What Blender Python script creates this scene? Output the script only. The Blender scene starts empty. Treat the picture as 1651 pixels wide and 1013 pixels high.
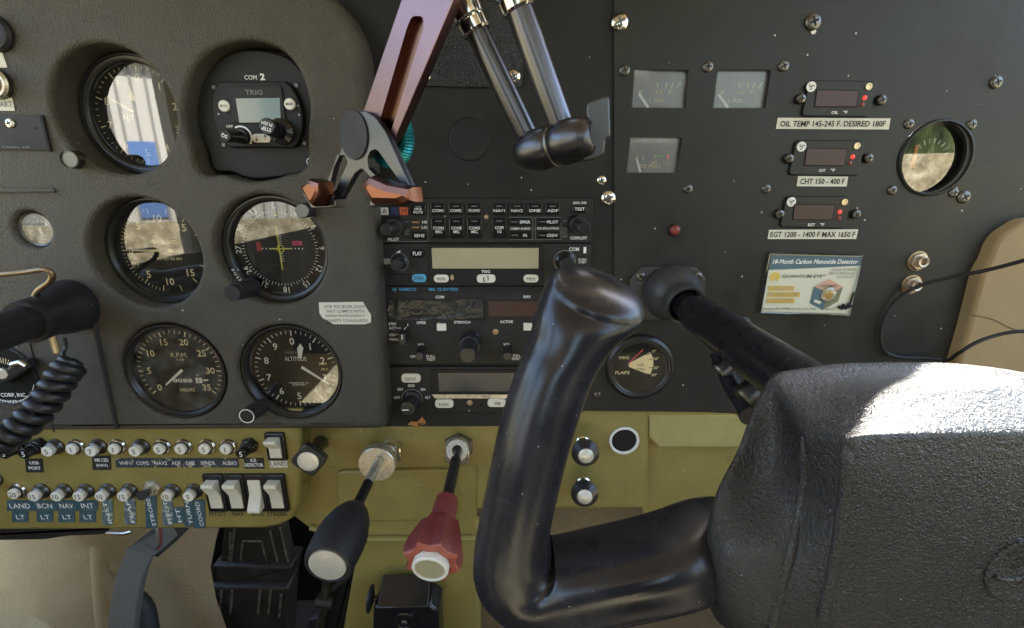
import bpy, math, random
from mathutils import Vector, Matrix
from mathutils.geometry import tessellate_polygon
random.seed(7)
SC = bpy.context.scene
COL = SC.collection
sin, cos, pi = math.sin, math.cos, math.pi
R_ = math.radians

# ---------------------------------------------------------------- camera, sky, sun, exposure
TILT, FPX, DIST = R_(15.8), 750.0, 0.35          # camera 35 cm in front of the flat panel, looking slightly down
cam = bpy.data.objects.new('camera', bpy.data.cameras.new('camera'))
COL.objects.link(cam)
cam.location = (0, -DIST, 0)
cam.rotation_euler = (R_(90) - TILT, 0, 0)
cam.data.sensor_width = 36
cam.data.lens = FPX / 1651 * 36
cam.data.clip_start, cam.data.clip_end = 0.005, 200
SC.camera = cam

SUN_EL, SUN_AZ = R_(54), R_(30)
w = bpy.data.worlds.new('World'); SC.world = w; w.use_nodes = True
nt = w.node_tree; nt.nodes.clear()
N = nt.nodes.new; L = nt.links.new
out = N('ShaderNodeOutputWorld'); bg = N('ShaderNodeBackground')
sky = N('ShaderNodeTexSky'); sky.sky_type = 'NISHITA'; sky.sun_disc = False
sky.sun_elevation = SUN_EL; sky.sun_rotation = SUN_AZ
bg.inputs['Strength'].default_value = 0.14
# surroundings seen through the cabin windows: sky above, a ragged tree line, dry sunlit grass below
wtc = N('ShaderNodeTexCoord'); wse = N('ShaderNodeSeparateXYZ'); L(wtc.outputs['Generated'], wse.inputs[0])
wn = N('ShaderNodeTexNoise'); wn.inputs['Scale'].default_value = 9; wn.inputs['Detail'].default_value = 10; L(wtc.outputs['Generated'], wn.inputs['Vector'])
wm = N('ShaderNodeMapping'); wm.inputs['Scale'].default_value = (1, 1, .25); L(wtc.outputs['Generated'], wm.inputs[0])
wn2 = N('ShaderNodeTexNoise'); wn2.inputs['Scale'].default_value = 24; wn2.inputs['Detail'].default_value = 8; wn2.inputs['Roughness'].default_value = .7; L(wm.outputs[0], wn2.inputs['Vector'])
def wramp(fac, stops):
    r = N('ShaderNodeValToRGB'); L(fac, r.inputs[0]); e = r.color_ramp.elements
    while len(e) < len(stops): e.new(.5)
    for k, (ps, c) in enumerate(stops): e[k].position = ps; e[k].color = (*c, 1)
    return r.outputs[0]
trees = wramp(wn2.outputs[0], [(.38, (.10, .13, .06)), (.5, (.45, .58, .22)), (.62, (1.7, 1.9, 1.0))])
wn3 = N('ShaderNodeTexNoise'); wn3.inputs['Scale'].default_value = 38; wn3.inputs['Detail'].default_value = 10; wn3.inputs['Roughness'].default_value = .75; L(wtc.outputs['Generated'], wn3.inputs['Vector'])
grass = wramp(wn3.outputs[0], [(.35, (1.2, 1.0, .6)), (.5, (2.6, 2.2, 1.35)), (.65, (4.6, 4.1, 2.9))])
def wmix(f, a, b_):
    k = N('ShaderNodeMix'); k.data_type = 'RGBA'; L(f, k.inputs[0]); L(a, k.inputs[6]); L(b_, k.inputs[7]); return k.outputs[2]
hz = N('ShaderNodeMath'); hz.operation = 'MULTIPLY_ADD'; L(wn.outputs[0], hz.inputs[0]); hz.inputs[1].default_value = .8; hz.inputs[2].default_value = -.22
ab = N('ShaderNodeMath'); ab.operation = 'GREATER_THAN'; L(wse.outputs[2], ab.inputs[0]); L(hz.outputs[0], ab.inputs[1])
gr = N('ShaderNodeMath'); gr.operation = 'GREATER_THAN'; L(wse.outputs[2], gr.inputs[0]); gr.inputs[1].default_value = .045
warm = N('ShaderNodeMix'); warm.data_type = 'RGBA'; warm.blend_type = 'MULTIPLY'; warm.inputs[0].default_value = 1
L(sky.outputs[0], warm.inputs[6]); warm.inputs[7].default_value = (1.06, 1., .92, 1)      # camera white balance for open shade
L(wmix(gr.outputs[0], grass, wmix(ab.outputs[0], trees, warm.outputs[2])), bg.inputs['Color']); L(bg.outputs[0], out.inputs[0])

sd = bpy.data.lights.new('sun', 'SUN'); sd.energy = 5.0; sd.angle = R_(0.5); sd.color = (1, .95, .86)
so = bpy.data.objects.new('sun', sd); COL.objects.link(so)
sdir = Vector((sin(SUN_AZ) * cos(SUN_EL), cos(SUN_AZ) * cos(SUN_EL), sin(SUN_EL)))
so.rotation_euler = sdir.to_track_quat('Z', 'Y').to_euler()
so.location = (0.3, 0.5, 1)

SC.view_settings.view_transform = 'Standard'; SC.view_settings.look = 'None'
SC.view_settings.exposure = 3.15; SC.view_settings.gamma = 1
SC.view_settings.use_curve_mapping = False

# ---------------------------------------------------------------- materials
MATS = {}
def mat(name, col, rough=.5, metal=0., bump=None, var=.12, spec=.5, dust=0., coat=0., emit=0., wear=None, vs=60., scr=0., dsc=130):
    """bump = (kind, scale per metre, strength, distance)"""
    m = bpy.data.materials.new(name); m.use_nodes = True; MATS[name] = m
    t = m.node_tree; b = t.nodes['Principled BSDF']; n = t.nodes.new; l = t.links.new
    b.inputs['Roughness'].default_value = rough; b.inputs['Metallic'].default_value = metal
    b.inputs['Specular IOR Level'].default_value = spec
    b.inputs['Coat Weight'].default_value = coat; b.inputs['Coat Roughness'].default_value = .08
    c = (*col, 1); b.inputs['Base Color'].default_value = c
    if emit:
        b.inputs['Emission Color'].default_value = c; b.inputs['Emission Strength'].default_value = emit
    tc = n('ShaderNodeTexCoord')
    src = None
    if var:
        nz = n('ShaderNodeTexNoise'); nz.inputs['Scale'].default_value = vs; nz.inputs['Detail'].default_value = 6
        nz.inputs['Roughness'].default_value = .65
        l(tc.outputs['Object'], nz.inputs['Vector'])
        mr = n('ShaderNodeMapRange'); mr.inputs[1].default_value = .3; mr.inputs[2].default_value = .7
        mr.inputs[3].default_value = 1 - var; mr.inputs[4].default_value = 1 + var
        l(nz.outputs[0], mr.inputs[0])
        mx = n('ShaderNodeVectorMath'); mx.operation = 'SCALE'; mx.inputs[0].default_value = col
        l(mr.outputs[0], mx.inputs['Scale']); src = mx.outputs[0]
        rr = n('ShaderNodeMapRange'); rr.inputs[1].default_value = .3; rr.inputs[2].default_value = .7
        rr.inputs[3].default_value = max(.02, rough * (1 - var)); rr.inputs[4].default_value = min(1, rough * (1 + var))
        l(nz.outputs[0], rr.inputs[0]); l(rr.outputs[0], b.inputs['Roughness'])
    def mixin(fac, col2, src):
        k = n('ShaderNodeMix'); k.data_type = 'RGBA'; l(fac, k.inputs[0])
        if src: l(src, k.inputs[6])
        else: k.inputs[6].default_value = c
        k.inputs[7].default_value = (*col2, 1); return k.outputs[2]
    if wear:                                     # worn patches of another colour: (colour, scale, threshold)
        nz = n('ShaderNodeTexNoise'); nz.inputs['Scale'].default_value = wear[1]; nz.inputs['Detail'].default_value = 8
        nz.inputs['Roughness'].default_value = .7; l(tc.outputs['Object'], nz.inputs['Vector'])
        mr = n('ShaderNodeMapRange'); mr.inputs[1].default_value = wear[2]; mr.inputs[2].default_value = wear[2] + .05
        l(nz.outputs[0], mr.inputs[0]); src = mixin(mr.outputs[0], wear[0], src)
    if dust:                                     # sparse pale specks of dust
        vo = n('ShaderNodeTexVoronoi'); vo.inputs['Scale'].default_value = dsc; l(tc.outputs['Object'], vo.inputs['Vector'])
        a = n('ShaderNodeMath'); a.operation = 'LESS_THAN'; a.inputs[1].default_value = .085
        l(vo.outputs['Distance'], a.inputs[0])
        sp = n('ShaderNodeSeparateColor'); l(vo.outputs['Color'], sp.inputs[0])
        g = n('ShaderNodeMath'); g.operation = 'LESS_THAN'; g.inputs[1].default_value = dust; l(sp.outputs[0], g.inputs[0])
        q = n('ShaderNodeMath'); q.operation = 'MULTIPLY'; l(a.outputs[0], q.inputs[0]); l(g.outputs[0], q.inputs[1])
        src = mixin(q.outputs[0], (.5, .49, .45), src)
    if scr:                                      # fine scratches running in two directions
        for k, (rot, sc3) in enumerate((((0, 0, .55), (25, 1100, 200)), ((0, 0, -.95), (30, 1300, 200)))):
            mp = n('ShaderNodeMapping'); mp.inputs['Rotation'].default_value = rot; mp.inputs['Scale'].default_value = sc3; l(tc.outputs['Object'], mp.inputs[0])
            ns = n('ShaderNodeTexNoise'); ns.inputs['Scale'].default_value = 1; ns.inputs['Detail'].default_value = 2; l(mp.outputs[0], ns.inputs['Vector'])
            ms = n('ShaderNodeMapRange'); ms.inputs[1].default_value = .73; ms.inputs[2].default_value = .80; ms.inputs[4].default_value = scr; l(ns.outputs[0], ms.inputs[0])
            src = mixin(ms.outputs[0], (.28, .27, .24), src)
    if src: l(src, b.inputs['Base Color'])
    if bump:
        kind, sc_, st, ds = bump
        if kind == 'leather':
            v1 = n('ShaderNodeTexVoronoi'); v1.feature = 'SMOOTH_F1'; v1.inputs['Scale'].default_value = sc_
            nz = n('ShaderNodeTexNoise'); nz.inputs['Scale'].default_value = sc_ * .6; nz.inputs['Detail'].default_value = 4
            l(tc.outputs['Object'], nz.inputs['Vector'])
            ad = n('ShaderNodeVectorMath'); ad.operation = 'MULTIPLY_ADD'; ad.inputs[1].default_value = (.004,) * 3
            l(nz.outputs[1], ad.inputs[0]); l(tc.outputs['Object'], ad.inputs[2]); l(ad.outputs[0], v1.inputs['Vector'])
            h = n('ShaderNodeMath'); h.operation = 'MULTIPLY_ADD'; h.inputs[1].default_value = .9
            l(nz.outputs[0], h.inputs[0]); l(v1.outputs['Distance'], h.inputs[2]); ho = h.outputs[0]
        elif kind == 'brushed':
            mp = n('ShaderNodeMapping'); mp.inputs['Scale'].default_value = (1, 60, 1); l(tc.outputs['Object'], mp.inputs[0])
            nz = n('ShaderNodeTexNoise'); nz.inputs['Scale'].default_value = sc_; l(mp.outputs[0], nz.inputs['Vector']); ho = nz.outputs[0]
        else:
            nz = n('ShaderNodeTexNoise'); nz.inputs['Scale'].default_value = sc_; nz.inputs['Detail'].default_value = 5
            l(tc.outputs['Object'], nz.inputs['Vector']); ho = nz.outputs[0]
        bp = n('ShaderNodeBump'); bp.inputs['Strength'].default_value = st; bp.inputs['Distance'].default_value = ds
        l(ho, bp.inputs['Height']); l(bp.outputs[0], b.inputs['Normal'])
    return m
mat('hangar_wall', (.40, .39, .36), .6)
mat('hangar_blue', (.07, .14, .32), .5)
mat('boot_grey', (.045, .045, .046), .42, dust=.1)
mat('jack_metal', (.50, .43, .34), .35, .85, var=.2, vs=300)
mat('seat_dark', (.03, .03, .032), .8)
mat('carpet_dark', (.035, .028, .02), .95, bump=('noise', 600, .5, .003))
mat('headliner', (.50, .43, .31), .85, var=.08)
def glassmat(name, fac, tint=(1, 1, 1), rough=.02, dirt=.010, ior=1.5):
    m = bpy.data.materials.new(name); m.use_nodes = True; MATS[name] = m
    t = m.node_tree; t.nodes.clear(); n = t.nodes.new; l = t.links.new
    o = n('ShaderNodeOutputMaterial'); tr = n('ShaderNodeBsdfTransparent'); gl = n('ShaderNodeBsdfGlossy'); df = n('ShaderNodeBsdfDiffuse')
    tr.inputs[0].default_value = (*tint, 1); gl.inputs['Roughness'].default_value = rough; df.inputs[0].default_value = (.5, .5, .46, 1)
    fr = n('ShaderNodeFresnel'); fr.inputs[0].default_value = ior
    ad = n('ShaderNodeMath'); ad.inputs[1].default_value = fac; l(fr.outputs[0], ad.inputs[0])
    m1 = n('ShaderNodeMixShader'); l(ad.outputs[0], m1.inputs[0]); l(tr.outputs[0], m1.inputs[1]); l(gl.outputs[0], m1.inputs[2])
    tc = n('ShaderNodeTexCoord'); nz = n('ShaderNodeTexNoise'); nz.inputs['Scale'].default_value = 90; nz.inputs['Detail'].default_value = 8
    l(tc.outputs['Object'], nz.inputs['Vector'])
    mr = n('ShaderNodeMapRange'); mr.inputs[1].default_value = .4; mr.inputs[2].default_value = .8; mr.inputs[4].default_value = dirt * 3
    l(nz.outputs[0], mr.inputs[0])
    m2 = n('ShaderNodeMixShader'); l(mr.outputs[0], m2.inputs[0]); l(m1.outputs[0], m2.inputs[1]); l(df.outputs[0], m2.inputs[2])
    l(m2.outputs[0], o.inputs[0]); return m

mat('vinyl', (.074, .065, .047), .46, bump=('leather', 1100, .8, .0010), var=.15, dust=.05)
mat('black_paint', (.020, .019, .017), .5, bump=('noise', 1500, .12, .0004), dust=.13, var=.3, vs=18, spec=.28, scr=.3)
mat('panel_paint', (.024, .024, .020), .45, bump=('noise', 1500, .12, .0004), dust=.13, var=.3, vs=18, spec=.32, scr=.3)
mat('crinkle', (.018, .018, .017), .25, bump=('noise', 850, 1., .0035), spec=.8)
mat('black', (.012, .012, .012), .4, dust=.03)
mat('gloss_black', (.010, .010, .011), .2)
mat('satin_black', (.02, .02, .022), .33, dust=.06)
mat('void', (.004, .004, .004), .8, var=0)
mat('bezel', (.018, .018, .017), .32, dust=.05)
mat('dial_black', (.008, .009, .008), .6, var=.2, spec=.2)
mat('radio_face', (.024, .023, .021), .55, spec=.3, dust=.1, bump=('noise', 2500, .1, .0003))
mat('radio_dark', (.013, .013, .013), .5, spec=.3, dust=.1)
mat('white', (.75, .74, .68), .5, var=.05)
mat('ink_white', (.85, .85, .80), .6, var=0)
mat('ink_cream', (.90, .78, .45), .6, var=0)
mat('ink_black', (.02, .02, .02), .6, var=0)
mat('ink_grey', (.18, .18, .17), .6, var=0)
mat('ink_blue', (.08, .35, .62), .5, var=0)
mat('key_white', (.78, .75, .64), .35, var=.06, vs=200)
mat('key_cyan', (.10, .42, .68), .4, var=.05)
mat('rocker', (.70, .66, .52), .35, var=.08, vs=200)
mat('silver', (.72, .70, .66), .28, 1, var=.2, vs=300)
mat('chrome', (.75, .73, .68), .15, 1, var=.3, vs=200)
mat('spun', (.80, .77, .67), .36, .55, bump=('noise', 420, .5, .0005), var=.06, vs=150)
mat('worn_silver', (.62, .58, .48), .38, .8, var=.3, vs=400, bump=('noise', 900, .25, .0006))
mat('dark_metal', (.16, .155, .14), .38, 1, var=.3, vs=300)
mat('olive', (.250, .200, .055), .42, bump=('noise', 700, .12, .0005), var=.12, vs=35, wear=((.14, .112, .035), 45, .64), dust=.1, scr=.2)
mat('olive_light', (.33, .29, .11), .4, bump=('noise', 700, .12, .0005), var=.12, vs=35)
mat('tan', (.34, .27, .15), .85, bump=('noise', 300, .4, .003), var=.12, vs=9)
mat('tan_dark', (.16, .115, .055), .9, bump=('noise', 600, .5, .003), var=.2, vs=12)
mat('tan_side', (.34, .245, .12), .8, bump=('noise', 1400, .35, .0008), var=.12, vs=9)
mat('grey_strap', (.11, .11, .10), .75, bump=('noise', 900, .3, .0006), var=.1)
mat('pedal', (.030, .026, .020), .45, var=.3)
mat('grey_cap', (.22, .21, .18), .5, .3)
mat('wing_black', (.035, .035, .04), .3, spec=.9)
mat('rib', (.22, .19, .15), .3, .5, var=.4)
mat('paper', (.70, .68, .56), .7, var=.08, vs=80)
mat('tape_blue', (.045, .10, .125), .4, var=.25, vs=120, wear=((.30, .34, .30), 160, .68))
mat('tape_worn', (.10, .15, .16), .45, var=.3, vs=120, wear=((.42, .42, .33), 200, .52))
mat('tape_black', (.02, .02, .022), .45, var=.2)
mat('lcd_dim', (.30, .27, .17), .3, var=.1, coat=.3)
mat('tape_strip', (.03, .04, .055), .45, var=.2, wear=((.40, .37, .24), 130, .56))
mat('glossy_tape', (.03, .03, .028), .16, bump=('noise', 90, .9, .003), var=.3)
mat('lcd', (.42, .38, .24), .3, var=.06, coat=.3)
mat('lcd_green', (.11, .14, .11), .2, var=.06, coat=1.)
mat('lcd_blue', (.012, .018, .030), .25)
mat('red_window', (.055, .022, .017), .45)
mat('red_led', (.65, .05, .03), .25, emit=.15, var=0)
mat('red_dark', (.22, .04, .03), .3, var=0)
mat('red_plastic', (.19, .035, .032), .5, var=.15, vs=90, bump=('noise', 800, .2, .0005))
mat('red_top', (.38, .10, .06), .5, var=.15, vs=90)
mat('red_needle', (.55, .06, .08), .4, var=0)
mat('orange', (.75, .25, .05), .4, var=0)
mat('orange_key', (.62, .10, .03), .4, var=0)
mat('blue_key', (.02, .025, .10), .4, var=0)
mat('amber', (.45, .28, .14), .3, var=0)
mat('green_ink', (.12, .42, .15), .5, var=0)
mat('pink', (.75, .04, .16), .4, var=0)
mat('flag_red', (.62, .05, .03), .5, var=0)
mat('lemon', (.75, .72, .12), .5, var=0)
mat('copper', (.18, .08, .055), .3, 1, var=.12, vs=60)
mat('bronze', (.15, .07, .045), .26, 1, var=.1, vs=40)
mat('anodised', (.20, .12, .12), .3, 1, var=.1, vs=40)
mat('teal', (.03, .30, .30), .35, .7, var=.1)
mat('gunmetal', (.10, .10, .11), .33, .9, var=.15, dust=.04)
mat('rubber', (.014, .014, .016), .6, var=.1)
mat('tube', (.13, .13, .14), .3, .9, var=.1, dust=.05, vs=30)
mat('yoke_plastic', (.022, .022, .026), .27, var=.4, dust=.07, vs=30, bump=('noise', 60, .12, .0012), scr=.18, dsc=420)
mat('yoke_leather', (.024, .023, .021), .30, spec=.9, bump=('leather', 1350, .8, .00055), var=.35, dust=.05, vs=25, dsc=420)
mat('shaft', (.012, .013, .017), .3, var=.3, dust=.1)
mat('steel_brown', (.30, .22, .13), .35, .8, var=.2)
mat('brass', (.62, .52, .32), .38, .8, var=.15)
mat('chip', (.55, .23, .07), .6, var=.2, wear=((.03, .02, .015), 220, .52))
mat('card_white', (.66, .66, .52), .5, var=.04)
mat('card_blue', (.075, .14, .18), .5, var=.1)
mat('gold', (.70, .48, .06), .45, var=.1)
mat('skin_pink', (.62, .36, .26), .5, var=0)
mat('card_green', (.18, .19, .11), .5, var=0)
mat('putty_black', (.008, .008, .008), .6)
glassmat('gauge_glass', .045)
glassmat('window_glass', .02, rough=.3, dirt=.05)
glassmat('gauge_glass_low', .0, ior=1.18)
glassmat('gauge_glass_bright', .15)
glassmat('gauge_glass_mid', .08)
glassmat('gauge_glass_dirty', .05, dirt=.12)
glassmat('clear_plastic', .05, rough=.08, dirt=.05)
glassmat('smoke_glass', .04, tint=(.5, .5, .5))

# ---------------------------------------------------------------- geometry helpers
CAM = Vector((0, -DIST, 0))
def ray(u, v):
    a, b = (u - 825.5) / FPX, (506.5 - v) / FPX
    return Vector((a, cos(TILT) + b * sin(TILT), -sin(TILT) + b * cos(TILT)))
def P(u, v, d=0.):
    """world point on the vertical plane standing d metres in front of the flat panel"""
    r = ray(u, v); return CAM + r * ((DIST - d) / r.y)
RX = Matrix(((1, 0, 0), (0, 0, -1), (0, 1, 0)))       # local z = out of the panel, local y = up
class Fr:
    def __init__(s, u, v, d=0., R=None, o=None):
        s.o = o if o is not None else P(u, v, d); s.R = R if R is not None else RX.copy(); s.Ri = s.R.transposed(); s.u, s.v = u, v
    def l(s, u, v, z=0.):
        n = s.R.col[2]; r = ray(u, v); t = (s.o + n * z - CAM).dot(n) / r.dot(n)
        q = s.Ri @ (CAM + r * t - s.o); return (q.x, q.y)
    def w(s, p): return s.Ri @ (p - s.o)
    def q(s, u, v, d): return s.w(P(u, v, d))
    def kx(s, u, v, z=0.): a, b = s.l(u - .5, v, z), s.l(u + .5, v, z); return math.hypot(a[0] - b[0], a[1] - b[1])
    def ky(s, u, v, z=0.): a, b = s.l(u, v - .5, z), s.l(u, v + .5, z); return math.hypot(a[0] - b[0], a[1] - b[1])
    def ply(s, pts, z=0.): return [s.l(u, v, z) for u, v in pts]
def yaw(deg, pitch=0., roll=0.):
    return Matrix.Rotation(R_(deg), 3, 'Z') @ Matrix.Rotation(R_(pitch), 3, 'X') @ RX @ Matrix.Rotation(R_(roll), 3, 'Z')
def rrect(cx, cy, w_, h_, r, n=4):
    r = min(r, w_ / 2 - 1e-6, h_ / 2 - 1e-6); o = []
    for k, (sx, sy) in enumerate(((1, 1), (-1, 1), (-1, -1), (1, -1))):
        for i in range(n + 1):
            a = (k + i / n) * pi / 2
            o.append((cx + sx * (w_ / 2 - r) + r * cos(a), cy + sy * (h_ / 2 - r) + r * sin(a)))
    return o
def circ(cx, cy, r, n=32, a0=0., ry=None): return [(cx + r * cos(a0 + 2 * pi * i / n), cy + (ry or r) * sin(a0 + 2 * pi * i / n)) for i in range(n)]
def area(p): return sum(p[i - 1][0] * p[i][1] - p[i][0] * p[i - 1][1] for i in range(len(p))) / 2
def ccw(p): return list(p) if area(p) > 0 else list(reversed(p))
def rpoly(pts, r, n=4):
    """round the corners of a polygon"""
    o = []; m = len(pts)
    for i in range(m):
        p, a, b = Vector(pts[i]), Vector(pts[i - 1]), Vector(pts[(i + 1) % m])
        rr = r[i] if isinstance(r, (list, tuple)) else r
        da, db = (a - p), (b - p); rr = min(rr, da.length * .49, db.length * .49)
        if rr < 1e-6: o.append(tuple(p)); continue
        A, B = p + da.normalized() * rr, p + db.normalized() * rr
        for k in range(n + 1):
            t = k / n; o.append(tuple(A * (1 - t) ** 2 + p * 2 * t * (1 - t) + B * t * t))
    return o
def offs(p, d):
    """offset a ccw outline outwards by d"""
    n = len(p); o = []
    for i in range(n):
        a, b, c = Vector(p[i - 1]), Vector(p[i]), Vector(p[(i + 1) % n])
        e1, e2 = (b - a), (c - b)
        if e1.length < 1e-9 or e2.length < 1e-9: e1 = e2 = (c - a)
        e1.normalize(); e2.normalize()
        n1, n2 = Vector((e1.y, -e1.x)), Vector((e2.y, -e2.x)); k = n1 + n2
        if k.length < 1e-6: k = n1
        k.normalize(); s = d / max(.5, k.dot(n1)); o.append((b.x + k.x * s, b.y + k.y * s))
    return o
_tc = {}
def tmesh(s, bold, shear):
    key = (s, bold, shear)
    if key not in _tc:
        c = bpy.data.curves.new('t', 'FONT'); c.body = s; c.resolution_u = 2; c.offset = bold; c.shear = shear
        c.align_x = 'CENTER'; c.space_line = .9
        o = bpy.data.objects.new('t', c); m = bpy.data.meshes.new_from_object(o)
        vs = [(v.co.x, v.co.y) for v in m.vertices]; fs = [tuple(p.vertices) for p in m.polygons]
        x0, x1 = min(v[0] for v in vs), max(v[0] for v in vs); y0, y1 = min(v[1] for v in vs), max(v[1] for v in vs)
        vs = [((a - (x0 + x1) / 2) / max(1e-6, x1 - x0), (b - (y0 + y1) / 2) / max(1e-6, y1 - y0)) for a, b in vs]
        _tc[key] = (vs, fs, (x1 - x0) / (y1 - y0)); bpy.data.objects.remove(o); bpy.data.curves.remove(c); bpy.data.meshes.remove(m)
    return _tc[key]
class MB:
    def __init__(s, F=None): s.v, s.f, s.F, s.M = [], [], F, None
    def add(s, vs, fs, m):
        b = len(s.v)
        s.v += [tuple(s.M @ Vector(p)) for p in vs] if s.M else [tuple(p) for p in vs]
        s.f += [(tuple(b + i for i in f), m) for f in fs]; return s
    def strip(s, rings, m, closed=True, mats=None):
        n = len(rings[0]); vs = [p for r in rings for p in r]
        for k in range(len(rings) - 1):
            fs = [(k * n + i, k * n + (i + 1) % n, (k + 1) * n + (i + 1) % n, (k + 1) * n + i) for i in range(n if closed else n - 1)]
            b = len(s.v) if k == 0 else b0
            if k == 0:
                b0 = len(s.v); s.v += [tuple(s.M @ Vector(p)) for p in vs] if s.M else [tuple(p) for p in vs]
            s.f += [(tuple(b0 + i for i in f), (mats[k] if mats else m)) for f in fs]
        return s
    def face(s, pts, z, m, holes=()):
        pts = ccw(pts)
        if holes:
            allp = [pts] + [list(h) for h in holes]
            tr = tessellate_polygon([[Vector((x, y, 0)) for x, y in q] for q in allp])
            flat = [p for q in allp for p in q]; fs = []
            for t in tr:
                a = area([flat[i] for i in t]); fs.append(tuple(t) if a > 0 else tuple(reversed(t)))
            s.add([(x, y, z) for x, y in flat], fs, m)
        else: s.add([(x, y, z) for x, y in pts], [tuple(range(len(pts)))], m)
        return s
    def prism(s, pts, z0, z1, m, b=0., holes=(), top=None, back=True):
        pts = ccw(pts)
        if b:
            ins, ins2 = offs(pts, -b * .3), offs(pts, -b)
            R = [[(x, y, z0) for x, y in pts], [(x, y, z1 - b) for x, y in pts], [(x, y, z1 - b * .3) for x, y in ins], [(x, y, z1) for x, y in ins2]]
        else: ins2 = pts; R = [[(x, y, z0) for x, y in pts], [(x, y, z1) for x, y in pts]]
        s.strip(R, m); s.face(ins2, z1, top or m, holes)
        for h in holes:
            h = ccw(h); s.strip([[(x, y, z1) for x, y in h], [(x, y, z0) for x, y in h]], m)
        if back and not holes:
            p = [(x, y, z0) for x, y in reversed(pts)]; s.add(p, [tuple(range(len(p)))], m)
        return s
    def lathe(s, cx, cy, prof, m, n=40, mats=None, z=0., knurl=0., kn=0, rings=None):
        """profile of (radius, height); knurl only touches the widest rings"""
        rm = max(r for r, _ in prof); R = []
        for r, h in prof:
            k = knurl if (knurl and r > rm * .96) else 0
            R.append([(cx + (r - (k if kn and int(i * kn * 2 / n) % 2 else 0)) * cos(2 * pi * i / n), cy + (r - (k if kn and int(i * kn * 2 / n) % 2 else 0)) * sin(2 * pi * i / n), z + h) for i in range(n)])
        return s.strip(R, m, mats=mats)
    def dome(s, cx, cy, r, z, h, m, n=20):
        return s.lathe(cx, cy, [(r, 0), (r * .95, h * .35), (r * .75, h * .72), (r * .4, h * .94), (1e-5, h)], m, n, z=z)
    def disc(s, cx, cy, r, z, m, n=40): return s.face(circ(cx, cy, r, n), z, m)
    def ring(s, cx, cy, r0, r1, z, m, n=40, a0=0, a1=2 * pi):
        k = 1 if a1 - a0 > 6.28 else 0; nn = n if k else n + 1
        A = [(cx + r1 * cos(a0 + (a1 - a0) * i / n), cy + r1 * sin(a0 + (a1 - a0) * i / n), z) for i in range(nn)]
        B = [(cx + r0 * cos(a0 + (a1 - a0) * i / n), cy + r0 * sin(a0 + (a1 - a0) * i / n), z) for i in range(nn)]
        return s.strip([A, B], m, closed=bool(k))
    def bar(s, x0, y0, x1, y1, w0, z, m, w1=None):
        w1 = w0 if w1 is None else w1; d = Vector((x1 - x0, y1 - y0)).normalized(); nx, ny = -d.y / 2, d.x / 2
        return s.add([(x0 - nx * w0, y0 - ny * w0, z), (x1 - nx * w1, y1 - ny * w1, z), (x1 + nx * w1, y1 + ny * w1, z), (x0 + nx * w0, y0 + ny * w0, z)], [(0, 1, 2, 3)], m)
    def tx(s, t, x, y, w_, h_, z, m, rot=0., bold=.01, shear=0., fit=True):
        vs, fs, asp = tmesh(t, bold, shear)
        if w_ is None: w_ = h_ * asp
        if h_ is None: h_ = w_ / asp
        c, q = cos(rot), sin(rot)
        return s.add([(x + a * w_ * c - b * h_ * q, y + a * w_ * q + b * h_ * c, z) for a, b in vs], fs, m)
    def ptx(s, t, u, v, wp, hp, z, m, rot=0., bold=.012, shear=0.):
        F = s.F; x, y = F.l(u, v, z); kx, ky = F.kx(u, v, z), F.ky(u, v, z)
        if abs(rot) > .8: kx, ky = ky, kx
        return s.tx(t, x, y, wp * kx if wp else None, hp * ky if hp else None, z, m, rot, bold, shear)
    def tube(s, pts, r, m, n=12, cap=True, caps=None):
        pts = [Vector(p) for p in pts]; R = []; up = None
        for i, p in enumerate(pts):
            T = (pts[min(i + 1, len(pts) - 1)] - pts[max(i - 1, 0)]).normalized()
            if up is None: up = T.orthogonal().normalized()
            up = (up - T * up.dot(T)).normalized(); B = T.cross(up); rr = r[i] if isinstance(r, (list, tuple)) else r
            R.append([tuple(p + up * (rr * cos(2 * pi * k / n)) + B * (rr * sin(2 * pi * k / n))) for k in range(n)])
        s.strip(R, m)
        if cap:
            for q, rv in ((R[0], True), (R[-1], False)):
                q = list(reversed(q)) if rv else q; s.add(q, [tuple(range(n))], m)
        return s
    def build(s, name, parent=None, smooth=35, sub=0, bev=0., label=None):
        me = bpy.data.meshes.new(name); me.from_pydata(s.v, [], [f for f, _ in s.f]); names = []
        for _, m in s.f:
            if m not in names: names.append(m)
        for m in names: me.materials.append(MATS[m])
        ix = {m: i for i, m in enumerate(names)}
        me.polygons.foreach_set('material_index', [ix[m] for _, m in s.f]); me.polygons.foreach_set('use_smooth', [True] * len(s.f))
        me.validate(); me.update()
        if smooth < 180: me.set_sharp_from_angle(angle=R_(smooth))
        o = bpy.data.objects.new(name, me); COL.objects.link(o)
        if parent is not None: o.parent = parent
        if bev:
            k = o.modifiers.new('bevel', 'BEVEL'); k.width = bev; k.segments = 3; k.limit_method = 'ANGLE'; k.angle_limit = R_(40); k.harden_normals = False
        if sub:
            k = o.modifiers.new('sub', 'SUBSURF'); k.levels = sub; k.render_levels = sub
        if label: o['label'] = label
        return o
def spline(pts, n=8):
    pts = [Vector(p) for p in pts]; o = []
    for i in range(len(pts) - 1):
        a, b, c, d = pts[max(i - 1, 0)], pts[i], pts[i + 1], pts[min(i + 2, len(pts) - 1)]
        for k in range(n):
            t = k / n; o.append(.5 * ((2 * b) + (c - a) * t + (2 * a - 5 * b + 4 * c - d) * t * t + (3 * b - a - 3 * c + d) * t ** 3))
    return o + [pts[-1]]
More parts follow.
